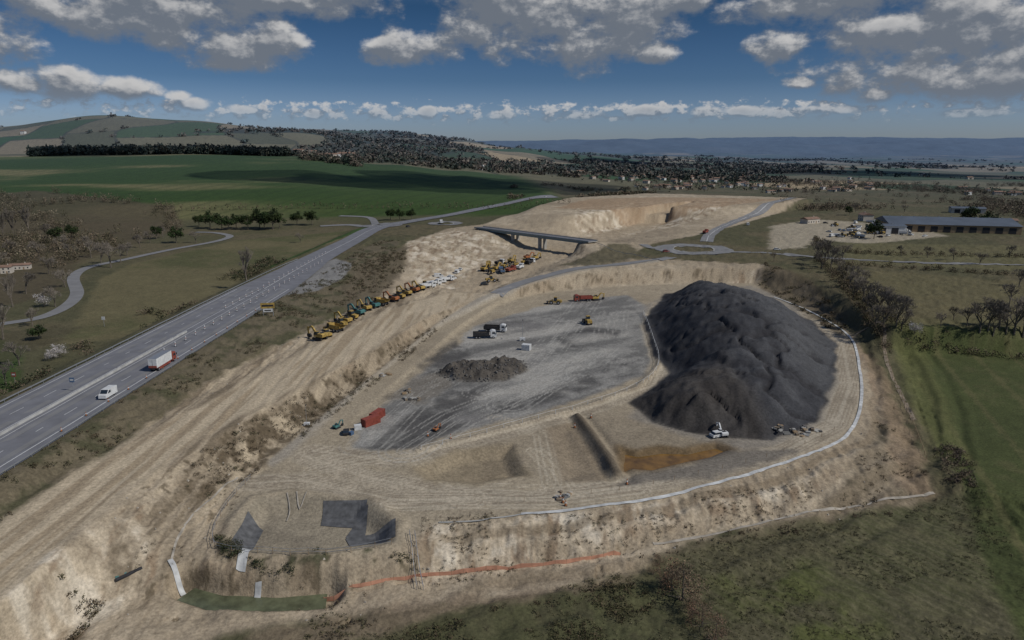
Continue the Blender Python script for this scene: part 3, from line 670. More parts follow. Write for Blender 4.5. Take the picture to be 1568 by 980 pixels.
def container(col,L=6):
    b=MB(); b.box((0,0,1.3),(L,2.4,2.5),col)
    n=int(L/.4)
    for i in range(n):
        for s in(-1,1): b.box((-L/2+.3+i*(L-.6)/(n-1),s*1.22,1.3),(.16,.07,2.2),col)
    for s in(-1,1):
        for t in(-1,1): b.box((s*(L/2-.06),t*1.17,1.3),(.18,.18,2.62),col)
    b.box((L/2+.02,0,1.3),(.04,.06,2.3),'steel'); b.box((L/2+.03,.4,1.3),(.04,.05,2.3),'steel')
    return b.mesh('container_'+str(col))
cr_=container('red'); cw_=container('white',3.5); cb_=container('blue',3)
obj('red_container',cr_,place(568,650),math.radians(50),.8); obj('red_container',cr_,place(578,641),math.radians(70),.8)
obj('site_cabin',cw_,place(806,536),math.radians(-20),.85); obj('site_cabin',cw_,place(548,658),math.radians(20),.5); obj('site_cabin',cb_,place(538,666),math.radians(60),.35)
def tower():
    b=MB(); b.box((0,0,.7),(2,1.2,1),'white'); wheels(b,(0,),.7,.35); b.cyl((0,0,1),(0,0,8),.08,.05,'steel',6)
    for y in(-.5,0,.5): b.box((.1,y,8),(.2,.35,.3),'dark')
    return b.mesh('lighting_tower')
obj('lighting_tower',tower(),place(800,522),0); obj('lighting_tower',tower(),place(470,652),0,.7)
def pallets(seed):
    b=MB(); r=random.Random(seed)
    for i in range(7):
        x,y=r.uniform(-4,4),r.uniform(-2,2); h=r.uniform(.3,.9)
        b.box((x,y,h/2+.1),(r.uniform(1,2.4),1.2,h),r.choice(['wood','conc','stone','brownmud','rubble']),rz=r.uniform(0,3))
    for i in range(6): b.cyl((-2+i*.5,-3,.2),(-2+i*.5,0,.2),.18,.18,'conc',8)
    return b.mesh('material_stack')
for i,(px,py) in enumerate([(1205,662),(1228,664),(1245,660),(630,612),(625,600),(1190,655),(590,575),(862,758)]): obj('pallet_stack' if i<6 else 'material_stack',pallets(i),place(px,py),i,.6)
def sign():
    b=MB()
    for y in(-1.3,1.3): b.cyl((0,y,0),(0,y,3.6),.08,.08,'steel',6)
    b.box((-.1,0,2.9),(.1,3.6,1.5),'yellow'); b.box((-.16,0,2.9),(.03,3.0,.5),'dark'); b.box((-.1,0,1.6),(.1,2.4,.9),'white'); b.box((-.16,.0,1.6),(.03,1.7,.3),'dark')
    return b.mesh('traffic_sign')
obj('traffic_sign',sign(),place(411,484),math.radians(100),1.4)
def smallsign(k):
    b=MB(); b.cyl((0,0,0),(0,0,2.6),.05,.05,'steel',6); b.box((-.06,0,2.3),(.06,.9,.9),k); b.box((-.1,0,2.3),(.02,.6,.3),'paint'); return b.mesh('road_sign_'+k)
for px,py,k in [(113,600,'blue'),(24,590,'red'),(160,500,'white')]:
    obj('road_sign',smallsign(k),place(px,py),math.radians(90),1.4)
cone=MB(); cone.box((0,0,.03),(.5,.5,.06),'dark'); cone.cyl((0,0,.06),(0,0,.45),.2,.13,'orange',8); cone.cyl((0,0,.45),(0,0,.7),.13,.09,'white',8); cone.cyl((0,0,.7),(0,0,1.0),.09,.04,'orange',8); cone=cone.mesh('traffic_cone')
post=MB(); post.box((0,0,.05),(.5,.3,.1),'dark'); post.cyl((0,0,.1),(0,0,1.3),.12,.12,'white',8); post.cyl((0,0,.6),(0,0,.85),.125,.125,'red',8); post=post.mesh('delineator_post')
for i in range(26):
    y=200+i*7.0
    obj('delineator_post',post,(-106.2+i*.03,y,float(look(-106.2,y)[0])+.25),0,(1.3,1.3,1.2))
    if i<22: obj('delineator_post',post,(-111.9,y+60,float(look(-111.9,y+60)[0])+.25),0,(1.3,1.3,1.2))
for i in range(14):
    y=140+i*9; obj('traffic_cone',cone,(-99.2,y,float(look(-99.2,y)[0])+.25))
for px,py in [(655,668),(690,672),(880,655),(862,770),(866,775),(858,764),(960,742),(905,640)]: obj('traffic_cone',cone,place(px,py),0,1.3)
b=MB()
for i in range(6): b.cyl((0,i*.75,.4),(4.5,i*.75+.5,1.0),.35,.35,'teal' if i%2 else 'dark',10)
obj('pipe_bundle',b.mesh('pipe_bundle'),place(178,892),math.radians(35),.9)

# ---------- buildings ----------
def house(L,W,H,wallk='wall',roofk='tile',slope=.35,seed=0):
    b=MB(); b.box((0,0,H/2-1),(L,W,H+2),wallk); r=W/2*slope
    e=.5; vs=[(-L/2-e,-W/2-e,H),(L/2+e,-W/2-e,H),(L/2+e,0,H+r+.2),(-L/2-e,0,H+r+.2),(-L/2-e,W/2+e,H),(L/2+e,W/2+e,H)]
    b.add(vs,[(0,1,2,3),(3,2,5,4),(0,3,4),(1,5,2),(1,0,4,5)],roofk)
    n=max(2,int(L/3.2))
    for i in range(n):
        x=-L/2+L*(i+.5)/n
        for s in(-1,1):
            for z in ([1.5,4.2] if H>5 else [1.6]):
                b.box((x,s*(W/2+.02),z),(1.1,.08,1.3),'glass')
    b.box((L*.2,-W/2-.03,1.05),(1.1,.1,2.1),'wood'); b.box((L*.25,0,H+r+.4),(.7,.7,1.2),wallk)
    return b.mesh('house')
HM=[house(12,9,5.6),house(16,8,4),house(9,9,6,'white'),house(20,10,5.6),house(11,8,3.6,'white')]
TOWN=[]
def town(n,x0,x1,y0,y1,name='village_house',s0=.65,s1=.95):
    for i in range(n):
        p=place(random.uniform(x0,x1),random.uniform(y0,y1)); TOWN.append((p.x,p.y)); obj(name,random.choice(HM),p,random.uniform(0,3.1),random.uniform(s0,s1))
town(58,965,1150,270,292); town(18,1150,1350,280,296); town(10,840,970,262,280); town(7,735,785,254,264); town(8,1180,1540,258,280); town(7,1440,1568,286,300)
for px,py,k in [(457,234,3),(470,237,3),(480,236,0),(492,241,1),(505,242,3),(516,242,2),(527,240,3),(538,240,0),(36,205,2)]:
    obj('farm_house',HM[k],place(px,py),random.uniform(0,3),1.3)
for px,py,k in [(8,418,0),(32,412,1)]: obj('farm_house',HM[k],place(px,py),.4,.6)
def shed(L,W,H,rk,wk):
    b=MB(); b.box((0,0,H/2-.5),(L,W,H+1),wk); vs=[(-L/2-.6,-W/2-.6,H),(L/2+.6,-W/2-.6,H),(L/2+.6,0,H+W*.1),(-L/2-.6,0,H+W*.1),(-L/2-.6,W/2+.6,H),(L/2+.6,W/2+.6,H)]
    b.add(vs,[(0,1,2,3),(3,2,5,4),(0,3,4),(1,5,2),(1,0,4,5)],rk)
    for i in range(int(L/9)): b.box((-L/2+5+i*9,-W/2-.04,H*.42),(5,.1,H*.75),'dark'); b.box((-L/2+5+i*9,0,H+W*.1+.1),(1,1.2,.4),'steel')
    return b.mesh('shed')
obj('warehouse_shed',shed(92,44,6,'roofd','wood'),place(1445,352),math.radians(-14))
obj('warehouse_shed',shed(22,14,6,'roofd','white'),place(1358,357),math.radians(-8))
obj('warehouse_shed',shed(30,14,5,'roofd','wall'),place(1480,326),math.radians(-20))
obj('warehouse_shed',shed(28,12,5,'tile','wall'),place(1525,345),math.radians(-20)); obj('farm_house',HM[1],place(1240,342),.5,1); obj('farm_house',HM[0],place(1325,338),1.5,1)

# ---------- vegetation ----------
def clumps(name,P,Sz,Cl,nt,ts=.33,mtl=None,low=0.0):
    P=np.asarray(P,float);Sz=np.asarray(Sz,float);Cl=np.asarray(Cl,float); n=len(P); T=n*nt
    d=rng.normal(size=(T,3)); d/=np.linalg.norm(d,axis=1)[:,None]; r=rng.random(T)**.45
    lump=1+.25*np.sin(d[:,0]*5+np.repeat(rng.random(n)*6,nt))*np.cos(d[:,1]*6+np.repeat(rng.random(n)*6,nt))
    S_=np.repeat(Sz,nt,0); c=np.repeat(P,nt,0)+d*(r*lump)[:,None]*S_; c[:,2]+=S_[:,2]*(1-low)
    a=rng.normal(size=(T,3)); a/=np.linalg.norm(a,axis=1)[:,None]; b_=rng.normal(size=(T,3)); b_-=a*(a*b_).sum(1)[:,None]; b_/=np.linalg.norm(b_,axis=1)[:,None]
    s=(S_.mean(1)*ts*(.6+.8*rng.random(T)))[:,None]
    V=np.stack([c+a*s,c-a*s*.6+b_*s*.8,c-a*s*.5-b_*s*.8],1).reshape(-1,3)
    me=bpy.data.meshes.new(name); me.vertices.add(len(V)); me.vertices.foreach_set('co',V.astype(np.float32).ravel())
    me.loops.add(len(V)); me.loops.foreach_set('vertex_index',np.arange(len(V),dtype=np.int32)); me.polygons.add(T); me.polygons.foreach_set('loop_start',np.arange(0,len(V),3,dtype=np.int32)); me.update(calc_edges=True)
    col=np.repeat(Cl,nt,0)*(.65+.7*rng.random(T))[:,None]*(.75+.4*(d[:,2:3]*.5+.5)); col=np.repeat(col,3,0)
    at=me.color_attributes.new('Col','FLOAT_COLOR','POINT'); at.data.foreach_set('color',np.column_stack([col,np.ones(len(col))]).astype(np.float32).ravel())
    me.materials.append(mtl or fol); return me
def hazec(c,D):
    h=(1-np.exp(-np.maximum(D-HZ0,0)/HZL))[:,None]; return c*(1-h)+HAZE*h  # haze tint mixed into the foliage colour
GREEN=srgb(54,60,42); BROWN=srgb(104,92,76); OLIVE=srgb(80,77,57)
def mass(name,x,y,h,w,cols,nt=22,ts=.33):
    x=np.asarray(x);y=np.asarray(y); n=len(x)
    if n==0: return
    z=look(x,y); k=.7+.6*rng.random(n)
    P=np.column_stack([x,y,z-.1*h]); Sz=np.column_stack([w*k,w*k,h*.5*k]); c=np.array(cols)[rng.integers(0,len(cols),n)]
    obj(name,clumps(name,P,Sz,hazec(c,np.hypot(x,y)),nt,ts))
n=900; y=rng.uniform(1290,1350,n); u=rng.uniform(up(66),up(452),n); mass('distant_tree_belt',u*y,y,17,6,[GREEN,GREEN,srgb(44,50,36),OLIVE],26)
n=130; y=rng.uniform(1180,1290,n); u=rng.uniform(up(470),up(560),n); mass('distant_tree_belt',u*y,y,11,6,[OLIVE,BROWN,GREEN],24)
n=60000; y=np.exp(rng.uniform(math.log(1350),math.log(6500),n)); u=rng.uniform(-.95,.95,n); x=u*y
wd=fbm(x,y,420.,90,4)>.11
wx_=x+fbm(x,y,400.,80,2)*260; wy_=y+fbm(x,y,400.,84,2)*260
e=np.where(y<2500,cells(wx_,wy_,170.,5)[1],np.where(y<5000,cells(wx_,wy_,300.,6)[1],cells(wx_,wy_,520.,7)[1]))
k=wd|((e<5+y*.0008)&(fbm(x,y,200.,99,2)>.02)); x=x[k];y=y[k]; x=x[:6500];y=y[:6500]
mass('distant_woodland',x,y,8+y*.0007,5+y*.0016,[GREEN,BROWN,OLIVE,srgb(84,76,62)],14,.42)
n=9000; y=np.exp(rng.uniform(math.log(480),math.log(1400),n)); u=rng.uniform(up(1185),.95,n); x=u*y
k=(fbm(x,y,120.,141,3)>.06)|(np.abs(((x*.3+y)%150)-75)<4); 
pz=polysd(x,y,S([(1170,330),(1250,325),(1450,318),(1560,335),(1560,368),(1330,376),(1230,382),(1170,385)],-1)); k&=pz>6
mass('hedgerow_trees',x[k][:2300],y[k][:2300],6.5,3.3,[BROWN,BROWN,OLIVE,srgb(112,100,84)],42,.16)
TA=np.array(TOWN); x=TA[:,0].repeat(7)+rng.normal(0,26,len(TA)*7); y=TA[:,1].repeat(7)+rng.normal(8,30,len(TA)*7); mass('village_trees',x,y,6.5,3.4,[BROWN,OLIVE,GREEN],16)
n=1600; y=rng.uniform(760,1100,n); u=rng.uniform(up(780),up(1000),n); x=u*y; k=(fbm(x,y,60.,151,3)>.1)&(polysd(x,y,HILLS)>6)&(linesd(x,y,HWY,12)[0]>0)
mass('roadside_scrub',x[k],y[k],4.5,3.2,[BROWN,OLIVE],16)
Pw=np.array(WD); n=9000; x=rng.uniform(Pw[:,0].min(),Pw[:,0].max(),n); y=rng.uniform(Pw[:,1].min(),Pw[:,1].max(),n)
k=(polysd(x,y,WD)<0)&(fbm(x,y,50.,161,3)>.0)&(linesd(x,y,LROAD,7)[0]>0); x=x[k][:2200];y=y[k][:2200]
mass('winter_thicket',x,y,7.5,2.6,[BROWN,BROWN,srgb(118,108,90),OLIVE,srgb(74,70,52)],42,.14)
n=500; x=rng.uniform(-150,-131,n); y=rng.uniform(120,420,n); k=fbm(x,y,25.,171,2)>.02; mass('verge_shrubs',x[k],y[k],2.6,1.8,[BROWN,OLIVE,GREEN],44,.17)
x=np.linspace(-330,60,70); y=np.full(70,640.)+x*.1+80; mass('roadside_tree_row',x,y,7,2.4,[BROWN,OLIVE],26,.2)
def scat(P,n,thr,seed,mar=0):
    A=np.array(P); x=rng.uniform(A[:,0].min(),A[:,0].max(),n); y=rng.uniform(A[:,1].min(),A[:,1].max(),n)
    k=(polysd(x,y,P)<mar)&(fbm(x,y,9.,seed,3)>thr); return x[k],y[k]
BR2=srgb(84,73,57)
x,y=scat(BANK,3800,-.04,181); mass('bank_scrub',x,y,.8,.65,[BR2,srgb(76,66,51),OLIVE],26,.2)
x,y=scat(VERGE,5200,.02,182); mass('verge_scrub',x,y,.9,.8,[BR2,OLIVE,OLIVE],22,.24)
x,y=scat(FR,1100,.0,183); mass('verge_scrub',x,y,.7,.6,[OLIVE,GREEN],26,.22)
x,y=scat(TO,3600,.02,184); mass('toe_scrub',x,y,.6,.55,[BR2,OLIVE,BROWN],22,.25)
x,y=scat(S([(640,812),(800,800),(1000,780),(1250,745),(1240,780),(1000,825),(850,860),(650,890)],-11),2600,.03,194); mass('slope_scrub',x,y,.4,.4,[BR2,OLIVE,BROWN],18,.25)
x,y=scat(S([(240,800),(400,700),(380,735),(330,840),(380,870),(640,880),(500,905),(300,900),(200,880)],-9),1500,.04,195); mass('slope_scrub',x,y,.35,.35,[BR2,OLIVE,BROWN],18,.25)
x,y=scat(S([(0,985),(60,930),(160,900),(90,990),(0,1060)],-10),300,-.1,185); mass('toe_scrub',x,y,1,.8,[BR2,OLIVE],26,.22)
x,y=scat(S([(1170,410),(1240,434),(1300,482),(1290,500),(1220,455),(1165,425)],-4),500,-.05,186); mass('bank_scrub',x,y,1.4,1.2,[BR2,OLIVE],26,.24)
x,y=scat(S([(540,440),(560,400),(625,375),(618,405),(575,445)],0),600,-.05,187); mass('bank_scrub',x,y,1.2,1.0,[BR2,OLIVE],24,.24)
x,y=scat(FF,14000,.0,188); mass('field_weeds',x,y,.26,.36,[srgb(74,71,50),srgb(102,96,72),OLIVE],10,.3)
x,y=scat(WK,1500,.0,198); mass('field_weeds',x,y,.35,.5,[BR2,srgb(102,96,72),OLIVE],12,.3)
x,y=scat(S([(640,960),(960,885),(1010,900),(1110,980),(1140,1060),(560,1060)],-12.5),2600,-.03,199); mass('rough_grass_tussocks',x,y,.6,.7,[srgb(86,80,58),srgb(70,70,46),BR2],16,.22)
def rocks(name,x,y,s0,s1,key):
    b=MB(); z=look(x,y)
    for i in range(len(x)):
        s=random.uniform(s0,s1); b.box((x[i],y[i],z[i]+s*.12),(s,s*random.uniform(.6,1.1),s*.6),key,rz=random.uniform(0,3),ry=random.uniform(-.5,.5),tx=random.uniform(.4,.8),ty=random.uniform(.4,.8))
    obj(name,b.mesh(name))
x,y=scat(RUB,900,-.5,190,1); rocks('rubble_stones',x[:420],y[:420],.2,.8,'rubble')
x,y=scat(EARTH,16000,.03,191); k=(polysd(x,y,YARD)>0)&(linesd(x,y,STRIP,9)[0]>0)&(y<400); rocks('loose_stones',x[k][:2600],y[k][:2600],.12,.5,'stone')

def bare_tree(seed,H=10,spread=1.0,twk='twig'):
    r=random.Random(seed); b=MB()
    def br(p,d,l,rad,dep):
        q=p+d*l; b.cyl(p,q,rad,rad*.65,'bark' if dep<2 else twk,5 if dep<2 else 3,cap=False)
        if dep>=5: return
        n=3 if dep<3 else 4
        for i in range(n+(dep==0)*2):
            a=r.uniform(0,6.28); e=r.uniform(.35,.85)*spread; o=d.orthogonal().normalized(); o=Matrix.Rotation(a,3,d)@o
            nd=(d*math.cos(e)+o*math.sin(e)+Vector((0,0,.18))).normalized(); s=p.lerp(q,r.uniform(.55,1))
            br(s,nd,l*r.uniform(.58,.8),max(rad*.55,.03),dep+1)
    br(Vector((0,0,-.3)),Vector((r.uniform(-.06,.06),r.uniform(-.06,.06),1)).normalized(),H*.3,H*.022,0)
    return b.mesh('bare_tree')
BT=[bare_tree(1),bare_tree(2,10,.8),bare_tree(3,10,1.1),bare_tree(9,11,.9)]; PT=bare_tree(4,14,.45)
def leafy(name,seed,H,R,cols,nt=60,trunk=.3,flat=1.0,n=26,ts=.22):
    r=np.random.default_rng(seed); P=[];Sz=[];Cl=[]
    for i in range(n):
        a=r.random()*6.28; q=R*.75*r.random()**.5; z=H*trunk+(H*(1-trunk)*.75)*r.random()*(1-.35*q/R); s=R*(.26+.2*r.random())
        P.append((q*math.cos(a),q*math.sin(a),z)); Sz.append((s,s,s*.75*flat)); Cl.append(cols[r.integers(0,len(cols))])
    me=clumps(name,P,Sz,Cl,nt,ts); o=obj(name+'_tmp',me)
    b=MB(); b.cyl((0,0,-.3),(.1,0,H*.75),H*.025,H*.01,'bark',6)
    for i in range(5):
        a=i*1.26; b.cyl((0,0,H*(trunk*.8+.06*i)),(math.cos(a)*R*.6,math.sin(a)*R*.6,H*(trunk+.12+.07*i)),H*.012,H*.005,'bark',5)
    t=obj('trunk_tmp',b.mesh('trunk'))
    bpy.ops.object.select_all(action='DESELECT'); t.select_set(True); o.select_set(True); bpy.context.view_layer.objects.active=o; bpy.ops.object.join()
    me=o.data; bpy.data.objects.remove(o); return me
EV=[leafy('evergreen_tree',s,10,5,[srgb(50,64,36),srgb(62,72,42),srgb(40,50,32)]) for s in(1,2)]
BL=leafy('blossom_tree',5,6,3.0,[(.6,.57,.56),(.5,.46,.44),(.36,.33,.30)],70,.15,1,22,.13)
BU=leafy('brown_bush',6,5,3,[srgb(120,102,84),srgb(126,98,80),BROWN],110,.0,1,22,.08)
for px,py,s in [(305,347,.9),(322,350,1.1),(340,352,1.0),(350,352,.9),(362,350,1.1),(380,352,1.0),(398,350,1.5),(405,352,1.3),(418,352,1.6),(428,350,1.2),(455,345,1.0),(478,345,1.1),(270,372,.9),(240,366,.8),(1338,366,1.2),(598,337,.8),(612,337,.8),(630,337,.8),(1480,345,1.3),(1510,352,1.2),(1300,330,.8),(85,372,1.0),(110,365,.9)]:
    obj('evergreen_tree',random.choice(EV),place(px,py),random.uniform(0,6),s*random.uniform(1.1,1.35))
obj('evergreen_bush',EV[0],place(60,520),0,(.65,.65,.5))
for px,py,s in [(68,470,1.2),(92,548,.9),(80,552,.7),(1400,512,.9)]: obj('blossom_tree',BL,place(px,py),random.uniform(0,6),s)
for px,py,s in [(1045,920,1.5),(1028,905,1.0),(1075,960,.9),(1060,940,.8),(1000,880,.5),(1010,865,.4),(1095,985,.9)]: obj('brown_bush',BU,place(px,py),random.uniform(0,6),s)
for px,py,s in [(20,362,2.0),(46,362,2.1),(70,364,1.4),(5,364,1.8),(170,410,2.1),(185,402,1.5),(155,404,1.4),(378,432,1.5),(60,395,1.5),(100,440,1.3),(130,385,1.4),(215,380,1.3),(20,470,1.3),(30,560,1.1),(10,590,1.0),(140,395,1.5),(250,365,1.3),(85,470,1.2),(0,420,1.6),(40,450,1.4),(75,420,1.4),(110,395,1.3),(300,372,1.2),(460,372,1.0),(15,395,1.6),(95,385,1.5),(195,392,1.2),(230,372,1.2),(50,500,1.0),(5,520,1.2)]:
    obj('bare_tree',PT if px in(46,20,378,5) else random.choice(BT),place(px,py),random.uniform(0,6),s)
for px,py,s in [(1262,405,1.5),(1272,412,1.3),(1250,400,1.2),(1285,420,1.0),(1300,440,1.1),(1312,450,1.1),(1328,470,1.2),(1345,480,1.2),(1358,490,1.3),(1372,500,1.2),(1388,480,.8),(1320,440,.9),(1385,325,.9),(1310,325,.9),(1500,508,1.2),(1512,510,1.2),(1530,505,1.1),(1552,512,1.5),(1566,515,1.4),(1545,470,1.0),(1480,500,.8),(1460,490,.6),(1440,500,.6),(1560,440,.9),(1185,400,.6),(1290,395,1.0),(1340,500,.9),(1268,398,1.3),(1258,412,1.1),(1292,432,1.0),(1306,460,.9),(1322,458,1.1),(1336,486,1.0),(1350,470,.9),(1365,478,1.0),(1380,506,.9),(1352,500,1.0),(1520,515,1.0),(1540,510,1.2),(1505,480,.7),(1420,395,.8),(1460,398,.8),(1500,405,.8),(1380,392,.7),(1545,395,.9)]:
    obj('bare_tree',random.choice(BT),place(px,py),random.uniform(0,6),s*1.25)
for P in (S([(1285,420),(1330,470),(1385,505),(1470,512),(1580,520),(1800,530)],-3),S([(1250,400),(1290,440),(1330,490),(1360,515)],-3),S([(1280,402),(1400,410),(1600,422),(1800,430)],-1),S([(1250,365),(1300,385),(1600,392)],-1)):
    Q=dens(P,1.1); x=np.array([q.x for q in Q])+rng.normal(0,1.4,len(Q)); y=np.array([q.y for q in Q])+rng.normal(0,1.4,len(Q)); mass('winter_hedge',x,y,2.8,1.6,[BROWN,OLIVE,BR2],50,.15)
Q=dens(S([(1455,690),(1475,740)],-10),.7); x=np.array([q.x for q in Q]*3)+rng.normal(0,1.6,3*len(Q)); y=np.array([q.y for q in Q]*3)+rng.normal(0,1.6,3*len(Q)); mass('bramble_thicket',x,y,1.1,1.0,[BROWN,srgb(90,80,70)],44,.17)

# ---------- world ----------
SUN_AZ=math.radians(112); SUN_EL=math.radians(43)
w=bpy.data.worlds.new('World'); scene.world=w; w.use_nodes=True; nt=w.node_tree; N=nt.nodes; L=nt.links
try: w.cycles.sampling_method='MANUAL'; w.cycles.sample_map_resolution=256
except Exception as ex: print(ex)
bg=N['Background']; bg.inputs['Strength'].default_value=.085
sky=N.new('ShaderNodeTexSky'); sky.sky_type='NISHITA'; sky.sun_disc=False; sky.sun_elevation=SUN_EL; sky.sun_rotation=SUN_AZ; sky.altitude=200; sky.air_density=1.0; sky.dust_density=.6; sky.ozone_density=2.5
g=bpy.data.node_groups.new('cloud_density','ShaderNodeTree'); g.interface.new_socket('AE',in_out='INPUT',socket_type='NodeSocketVector'); g.interface.new_socket('D',in_out='OUTPUT',socket_type='NodeSocketFloat')
gi=g.nodes.new('NodeGroupInput'); go=g.nodes.new('NodeGroupOutput'); GN=g.nodes; GL=g.links
def gm(op,a,b=None,c=None,cl=False):
    n=GN.new('ShaderNodeMath'); n.operation=op; n.use_clamp=cl
    for i,v in enumerate((a,b,c)):
        if v is None: continue
        if isinstance(v,(int,float)): n.inputs[i].default_value=v
        else: GL.new(v,n.inputs[i])
    return n.outputs[0]
def azel(px,py):
    a,b,c=ray(px,py); return math.atan2(a,b),math.atan2(c,math.hypot(a,b))
nz=GN.new('ShaderNodeTexNoise'); nz.noise_dimensions='2D'; nz.inputs['Scale'].default_value=14; nz.inputs['Detail'].default_value=7; nz.inputs['Roughness'].default_value=.6
mp=GN.new('ShaderNodeMapping'); mp.inputs['Scale'].default_value=(1,1.6,1); GL.new(gi.outputs[0],mp.inputs[0]); GL.new(mp.outputs[0],nz.inputs['Vector'])
nb=GN.new('ShaderNodeTexNoise'); nb.noise_dimensions='2D'; nb.inputs['Scale'].default_value=46; nb.inputs['Detail'].default_value=5; nb.inputs['Roughness'].default_value=.6; GL.new(mp.outputs[0],nb.inputs['Vector'])
blobs=[(120,8,70,24),(240,20,130,46),(350,55,100,42),(425,68,50,24),(330,-20,240,40),(640,78,70,27),(595,70,30,14),(760,-5,120,28),(830,30,150,50),(890,75,85,34),(940,30,110,38),(1040,0,50,20),(1010,84,36,16),
 (1190,66,42,22),(1222,128,24,10),(1260,5,140,32),(1390,60,120,44),(1500,50,110,60),(1400,108,130,32),(1525,112,100,36),(1340,145,26,12),
 (75,128,70,20),(10,120,30,14),(200,134,42,14),(272,148,16,9),(300,160,28,9),(360,168,30,8),(480,174,16,7),(575,174,14,9),(655,172,14,9),(770,176,24,7),(890,176,36,8),(1260,168,50,7),(1000,170,30,8),(1080,172,26,8),(1150,170,40,8),(1500,172,40,7),(-60,60,80,40),(1640,80,80,50)]
cur=None
for (px,py,rx,ry) in blobs:
    a,e=azel(px,py)
    vs=GN.new('ShaderNodeVectorMath'); vs.operation='SUBTRACT'; GL.new(gi.outputs[0],vs.inputs[0]); vs.inputs[1].default_value=(a,e,0)
    vm=GN.new('ShaderNodeVectorMath'); vm.operation='MULTIPLY'; GL.new(vs.outputs[0],vm.inputs[0]); vm.inputs[1].default_value=(F/rx/1.08,F/ry/1.08,0)
    vd=GN.new('ShaderNodeVectorMath'); vd.operation='DOT_PRODUCT'; GL.new(vm.outputs[0],vd.inputs[0]); GL.new(vm.outputs[0],vd.inputs[1])
    v=gm('SUBTRACT',1.0,vd.outputs['Value']); cur=v if cur is None else gm('SMOOTH_MAX',cur,v,.3)
cur=gm('MAXIMUM',cur,-2.0)
d=gm('ADD',gm('MULTIPLY',cur,.95),gm('MULTIPLY',gm('SUBTRACT',nz.outputs['Fac'],.5),2.9))
sep=GN.new('ShaderNodeSeparateXYZ'); GL.new(gi.outputs[0],sep.inputs[0])
band=gm('SUBTRACT',1.0,gm('POWER',gm('DIVIDE',gm('ABSOLUTE',gm('SUBTRACT',sep.outputs['Y'],.052)),.012),2.0))
b2=gm('ADD',gm('MULTIPLY',gm('MAXIMUM',band,-4.0),.4),gm('MULTIPLY',gm('SUBTRACT',nb.outputs['Fac'],.53),4.0))
d=gm('MAXIMUM',d,b2); GL.new(d,go.inputs[0])
def wm(op,a,b=None,c=None,cl=False):
    n=N.new('ShaderNodeMath'); n.operation=op; n.use_clamp=cl
    for i,v in enumerate((a,b,c)):
        if v is None: continue
        if isinstance(v,(int,float)): n.inputs[i].default_value=v
        else: L.new(v,n.inputs[i])
    return n.outputs[0]
tc=N.new('ShaderNodeTexCoord'); nrm=N.new('ShaderNodeVectorMath'); nrm.operation='NORMALIZE'; L.new(tc.outputs['Generated'],nrm.inputs[0]); sp_=N.new('ShaderNodeSeparateXYZ'); L.new(nrm.outputs[0],sp_.inputs[0])
az=wm('ARCTAN2',sp_.outputs['X'],sp_.outputs['Y']); el=wm('ARCSINE',sp_.outputs['Z'])
def dens_at(da,de):
    c=N.new('ShaderNodeCombineXYZ'); L.new(wm('ADD',az,da),c.inputs[0]); L.new(wm('ADD',el,de),c.inputs[1]); gg=N.new('ShaderNodeGroup'); gg.node_tree=g; L.new(c.outputs[0],gg.inputs[0]); return gg.outputs[0]
d0=dens_at(0,0); d1=dens_at(.006,.011)
def mr(v,a,b,c,d):
    n=N.new('ShaderNodeMapRange'); n.interpolation_type='SMOOTHSTEP'; L.new(v,n.inputs[0]); n.inputs[1].default_value=a;n.inputs[2].default_value=b;n.inputs[3].default_value=c;n.inputs[4].default_value=d; return n.outputs[0]
mask=mr(d0,-.1,.75,0,.95); mask=wm('MULTIPLY',mask,mr(el,.022,.075,0,1)) 
lit=mr(wm('SUBTRACT',d0,d1),-.1,.8,0,1); lit=wm('MULTIPLY',lit,mr(d0,.5,1.8,1,.5))
cc=N.new('ShaderNodeMix'); cc.data_type='RGBA'; L.new(lit,cc.inputs['Factor']); cc.inputs[6].default_value=(1.75,2.0,2.4,1); cc.inputs[7].default_value=(6.6,6.5,6.4,1)
hz_=N.new('ShaderNodeValToRGB'); L.new(wm('MULTIPLY',el,3.2),hz_.inputs['Fac']); e=hz_.color_ramp.elements
e[0].position=0; e[0].color=(.46,.54,.78,1); e[1].position=1; e[1].color=(.55,.6,.7,1)
q=e.new(.16); q.color=(.43,.52,.76,1); q=e.new(.30); q.color=(.24,.35,.53,1); q=e.new(.6); q.color=(.13,.24,.36,1)
sm=N.new('ShaderNodeMix'); sm.data_type='RGBA'; sm.blend_type='MULTIPLY'; sm.inputs['Factor'].default_value=1; L.new(sky.outputs[0],sm.inputs[6]); L.new(hz_.outputs[0],sm.inputs[7])
fm=N.new('ShaderNodeMix'); fm.data_type='RGBA'; L.new(mask,fm.inputs['Factor']); L.new(sm.outputs[2],fm.inputs[6]); L.new(cc.outputs[2],fm.inputs[7]); L.new(fm.outputs[2],bg.inputs['Color'])

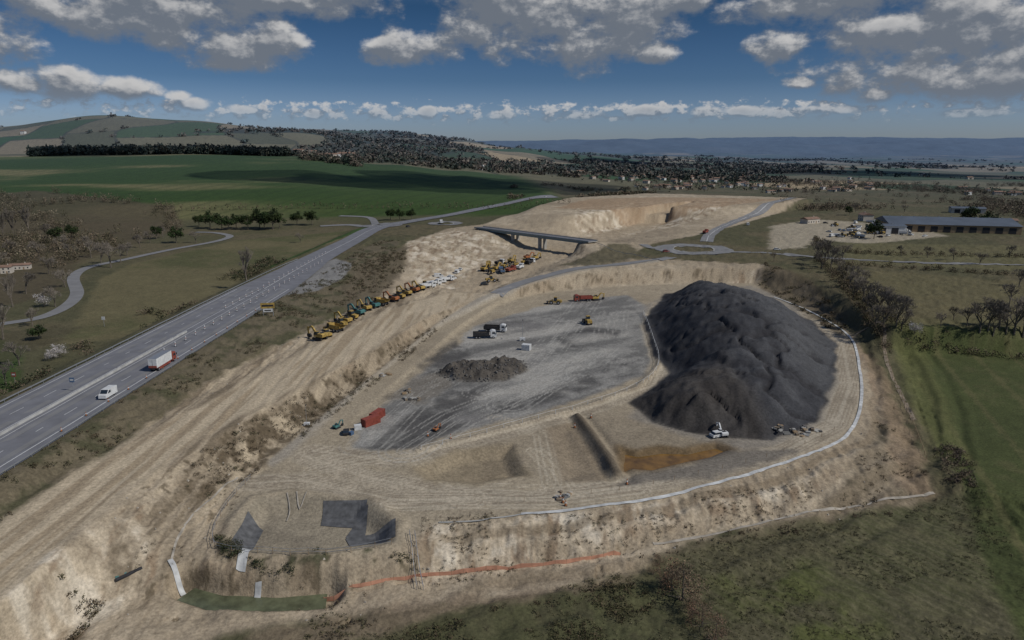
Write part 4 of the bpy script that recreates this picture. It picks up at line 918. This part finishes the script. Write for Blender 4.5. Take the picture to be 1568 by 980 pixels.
# ---------- cumulus shells added out of view to shade parts of the hills and plain ----------
s=Vector((math.cos(SUN_EL)*math.sin(SUN_AZ),math.cos(SUN_EL)*math.cos(SUN_AZ),math.sin(SUN_EL)))
cm=bpy.data.materials.new('shade_cloud_shell'); cm.use_nodes=True; t=cm.node_tree; t.nodes.remove(t.nodes['Principled BSDF'])
df=t.nodes.new('ShaderNodeBsdfDiffuse'); df.inputs['Color'].default_value=(.8,.8,.8,1); tp=t.nodes.new('ShaderNodeBsdfTransparent'); ms_=t.nodes.new('ShaderNodeMixShader'); ms_.inputs[0].default_value=.34
t.links.new(tp.outputs[0],ms_.inputs[1]); t.links.new(df.outputs[0],ms_.inputs[2]); t.links.new(ms_.outputs[0],t.nodes['Material Output'].inputs['Surface'])
import bmesh
def shade_cloud(tx,ty,tz,rx,ry,seed,H=800):
    r=random.Random(seed); bm=bmesh.new(); k=(H-tz)/s.z; c=Vector((tx,ty,tz))+s*k
    for i in range(9):
        a=r.uniform(0,6.28); q=r.random()**.5
        bm2=bmesh.ops.create_icosphere(bm,subdivisions=3,radius=1)
        ox,oy=rx*.7*q*math.cos(a),ry*.7*q*math.sin(a); sx=r.uniform(.25,.5)
        for v in bm2['verts']:
            n=1+.18*math.sin(v.co.x*5+i)*math.cos(v.co.y*6+i*2)+.1*math.sin(v.co.z*9+v.co.x*11)
            v.co=Vector((v.co.x*rx*sx*n+ox,v.co.y*ry*sx*n+oy,max(v.co.z,-.3)*60*n))
    me=bpy.data.meshes.new('shade_cloud'); bm.to_mesh(me); bm.free(); me.materials.append(cm); obj('shade_cloud',me,c)
shade_cloud(-120,1020,12,330,170,1); shade_cloud(-700,1350,52,260,130,2); shade_cloud(1050,1900,-4,420,260,3); shade_cloud(350,2300,30,300,260,4); shade_cloud(-900,820,20,160,70,5)

sl_=bpy.data.lights.new('sun','SUN'); sl_.energy=2.85; sl_.angle=math.radians(.5); sl_.color=(1,.97,.92)
so=bpy.data.objects.new('sun',sl_); so.rotation_euler=s.to_track_quat('Z','Y').to_euler(); so.location=(0,0,300); scene.collection.objects.link(so)
cd=bpy.data.cameras.new('camera'); cd.sensor_width=36; cd.lens=36*F/1568; cd.clip_start=1; cd.clip_end=60000
co=bpy.data.objects.new('camera',cd); co.location=(0,0,CAMZ); co.rotation_euler=(math.pi/2-PITCH,0,0); scene.collection.objects.link(co); scene.camera=co
scene.view_settings.view_transform='Standard'; scene.view_settings.look='None'; scene.view_settings.exposure=0
